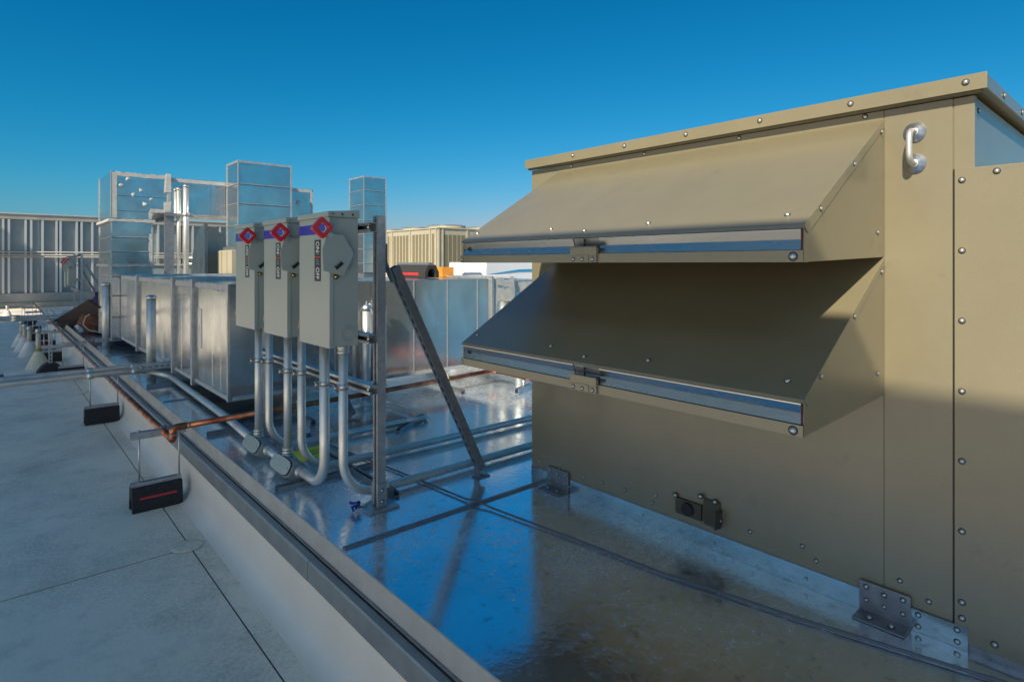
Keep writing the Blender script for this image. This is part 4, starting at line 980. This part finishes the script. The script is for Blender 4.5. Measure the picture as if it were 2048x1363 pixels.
# ------------------------------------------------------------------ CONDENSERS
lft = [(16.82, 16.72), (16.64, 16.59), (16.47, 16.32), (16.27, 16.13), (16.08, 15.94), (15.89, 15.77), (15.72, 15.58), (15.35, 15.21), (15.17, 15.03), (14.98, 14.85), (14.79, 14.66), (14.6, 14.47), (14.3, 14.18)]
rgt = [(9.71, 9.84), (9.87, 9.99), (10.02, 10.15), (10.18, 10.29), (10.32, 10.46), (10.63, 10.77), (10.81, 10.92), (10.95, 11.07), (11.11, 11.23), (11.30, 11.43), (11.50, 11.62)]
def condenser(x0, y0, label, nfan=2, nx=1, w=3.2, d=3.0):
    t = thing('condenser', (x0, y0, 0), label, 'condenser', 'beige condensers behind the duct')
    dx, dy = x0 - 9.5, y0 - 14.0
    part('frame', MB().box(x0, x0 + w, y0, y0 + d, .35, 2.095), 'beige', t, .01)
    part('top_rim', MB().box(x0 - .03, x0 + w + .03, y0 - .03, y0 + d + .03, 2.098, 2.14), 'beige', t, .01)
    part('base_rail', MB().box(x0 + .02, x0 + w - .02, y0 + .02, y0 + d - .02, .001, .348), 'strut_dark', t)
    for b_, a in lft: part('coil_panel', MB().box(x0 - .004, x0 - .0005, a + dy, b_ + dy, .45, 1.96), 'coil', t)
    for a, b_ in rgt: part('coil_panel', MB().box(a + dx, b_ + dx, y0 - .004, y0 - .0005, .45, 1.93), 'coil', t)
    for yy in (17.0 - .16, 16.53, 15.46, 14.38, 14.0 + .06):
        part('corner_post', MB().box(x0 - .035, x0 - .0045, yy + dy - .03, yy + dy + .03, .36, 2.09), 'beige', t, .004)
    for xx in (9.53, 9.66, 10.54, 11.7):
        part('corner_post', MB().box(xx + dx - .025, xx + dx + .025, y0 - .03, y0 - .0045, .36, 2.09), 'beige', t, .004)
    for (fx, fy) in ((.85, .75), (.85, 2.25), (2.3, .75), (2.3, 2.25)):
        f = part('fan_shroud', MB().lathe((x0 + fx, y0 + fy, 2.141), (0, 0, 1), [(.60, 0), (.56, .045), (.56, .07), (.53, .075)], 32), 'beige', t)
        gb = MB()
        for rr in (.15, .3, .45, .56):
            gb.tube([(x0 + fx + rr * math.cos(a), y0 + fy + rr * math.sin(a), 2.235 + .02 * (1 - rr / .56)) for a in [k * PI / 16 for k in range(33)]], .007, 5, False)
        for k in range(8):
            a = PI * k / 4; gb.tube([(x0 + fx, y0 + fy, 2.256), (x0 + fx + .56 * math.cos(a), y0 + fy + .56 * math.sin(a), 2.235), (x0 + fx + .56 * math.cos(a), y0 + fy + .56 * math.sin(a), 2.215)], .007, 5, False)
        part('fan_guard', gb, 'strut_dark', f)
    return t
c1 = condenser(9.5, 14.0, 'beige condenser with dark vertical coil slats, whose corner faces the camera')
copy_tree(c1, (9.5 + 3.25, 14.0, 0), 'beige condenser right of the corner one, mostly hidden by the hood')
copy_tree(c1, (9.5, 17.1, 0), 'beige condenser behind the corner one to the left, hidden behind the rack post')

# ------------------------------------------------------------------ THINGS ON AND BEHIND THE DUCT
t = thing('rubber_block', (3.25, 5.2, .957), 'black rubber block with red strip and arched end lying on top of the cross duct', 'rubber block')
prof = [(-.085, 0), (-.085, .055), (-.045, .13), (.045, .13), (.085, .055), (.085, 0), (.048, 0), (.046, .05), (.03, .082), (0, .094), (-.03, .082), (-.046, .05), (-.048, 0)]
part('block', MB().prism([(3.31 + a, 4.98, .958 + b) for a, b in prof], (0, .62, 0)), 'rubber', t, .003)
part('top_channel', MB().strut((3.31, 5.0, .958 + .131), (3.31, 5.62, .958 + .131), (0, 0, -1), d=.022, w=.05), 'galv', t)
part('reflective_strip', MB().obox((3.31 - .0855, 5.32, .958 + .038), Vector((0, 1, 0)), Vector((0, 0, 1)), Vector((1, 0, 0)), .22, .011, .0012), 'redprint', t)
t = thing('orange_carton', (3.65, 5.2, .957), 'small orange carton standing on the cross duct', 'carton')
part('box', MB().box(3.585, 3.735, 5.2, 5.33, .958, 1.062), 'orange', t, .002)
part('flap', MB().box(3.586, 3.66, 5.201, 5.329, 1.0625, 1.0645), 'orange', t)
t = thing('white_board', (4.0, 5.3, .957), 'flat white sheet lying on the cross duct right of the orange carton', 'sheet')
part('sheet', MB().box(3.66, 4.35, 5.02, 5.16, .958, .975), 'wrap', t, .003)
t = thing('metal_cover', (3.86, 5.1, .976), 'small grey metal cover lying on the flat white sheet', 'cover')
part('cover', MB().prism([(3.80, 5.05, .976), (4.02, 5.05, .976), (3.99, 5.05, 1.004), (3.83, 5.05, 1.004)], (0, .1, 0)), 'galv', t)
t = thing('wrapped_pallet', (5.6, 6.8, 0), 'white wrapped bundle with a blue film edge behind the duct beside the tan unit', 'bundle')
b = MB().box(5.18, 6.3, 6.5, 7.4, .15, 1.12)
for q in b.v:
    if q.z > 1: q.x += .05 if q.x < 5.5 else 0
part('wrap', b, 'wrap', t, .01)
b = MB().prism([(5.22, 6.492, .945), (5.85, 6.492, 1.015), (6.32, 6.492, 1.02), (6.32, 6.492, .985), (5.85, 6.492, .985)], (0, .006, 0)); part('film', b, 'film', t)
part('pallet', MB().box(5.2, 6.3, 6.52, 7.38, .001, .148), 'beige', t)
t = thing('beige_cabinet', (8.6, 9.4, 0), 'beige cabinet wall showing between the duct and the hood of the tan unit', 'cabinet')
part('cabinet', MB().box(8.05, 10, 9.0, 10.2, .05, 1.55), 'beige', t, .01)
part('door_seam', MB().box(8.30, 8.31, 8.996, 8.9995, .1, 1.5), 'tan_dark', t)
part('base', MB().box(8.05, 10, 9.02, 10.18, .001, .048), 'strut_dark', t)
t = thing('far_air_unit', (2.6, 15.6, 0), 'distant grey equipment cabinet standing beside the far rack', 'air unit')
part('cabinet', MB().box(2.05, 4.3, 14.6, 18.4 - 1.2, .06, 1.05), 'grey_cast', t, .01)
part('lid', MB().box(2.02, 4.33, 14.57, 17.23, 1.052, 1.09), 'beige', t, .005)
part('base', MB().box(2.06, 4.29, 14.62, 17.18, .001, .058), 'strut_dark', t)
t = thing('far_pipe_box', (5.8, 21, 0), 'low grey box and pipe rail in front of the far fence', 'cabinet')
part('box', MB().box(4.6, 9.0, 20.9, 21.7, ZR + .002, .9), 'fence_beam', t, .01)
part('louver', MB().box(4.8, 5.6, 20.895, 20.899, .55, .80), 'tan_dark', t)
part('louver', MB().box(5.9, 6.7, 20.895, 20.899, .55, .80), 'tan_dark', t)
part('rail', MB().tube([(4.6, 20.86, 1.10), (9, 20.86, 1.10)], .03, 8), 'stud', t)
part('rail', MB().tube([(4.6, 20.86, 1.28), (9, 20.86, 1.28)], .03, 8), 'stud', t)
for x in (4.65, 5.75, 6.9, 8.9): part('rail_post', MB().tube([(x, 20.88, .9), (x, 20.88, 1.30)], .03, 8), 'stud', t)
t = thing('warning_sign', (3.15, 11.9, 0), 'thin red and white sign edge beside the curved fitting', 'sign')
part('plate', MB().box(2.88, 2.93, 11.6, 11.62, .75, 1.38), 'white', t)
part('stripe', MB().box(2.885, 2.925, 11.594, 11.5995, .98, 1.34), 'redprint', t)
part('stem', MB().box(2.895, 2.915, 11.605, 11.615, .001, .748), 'strut_dark', t)
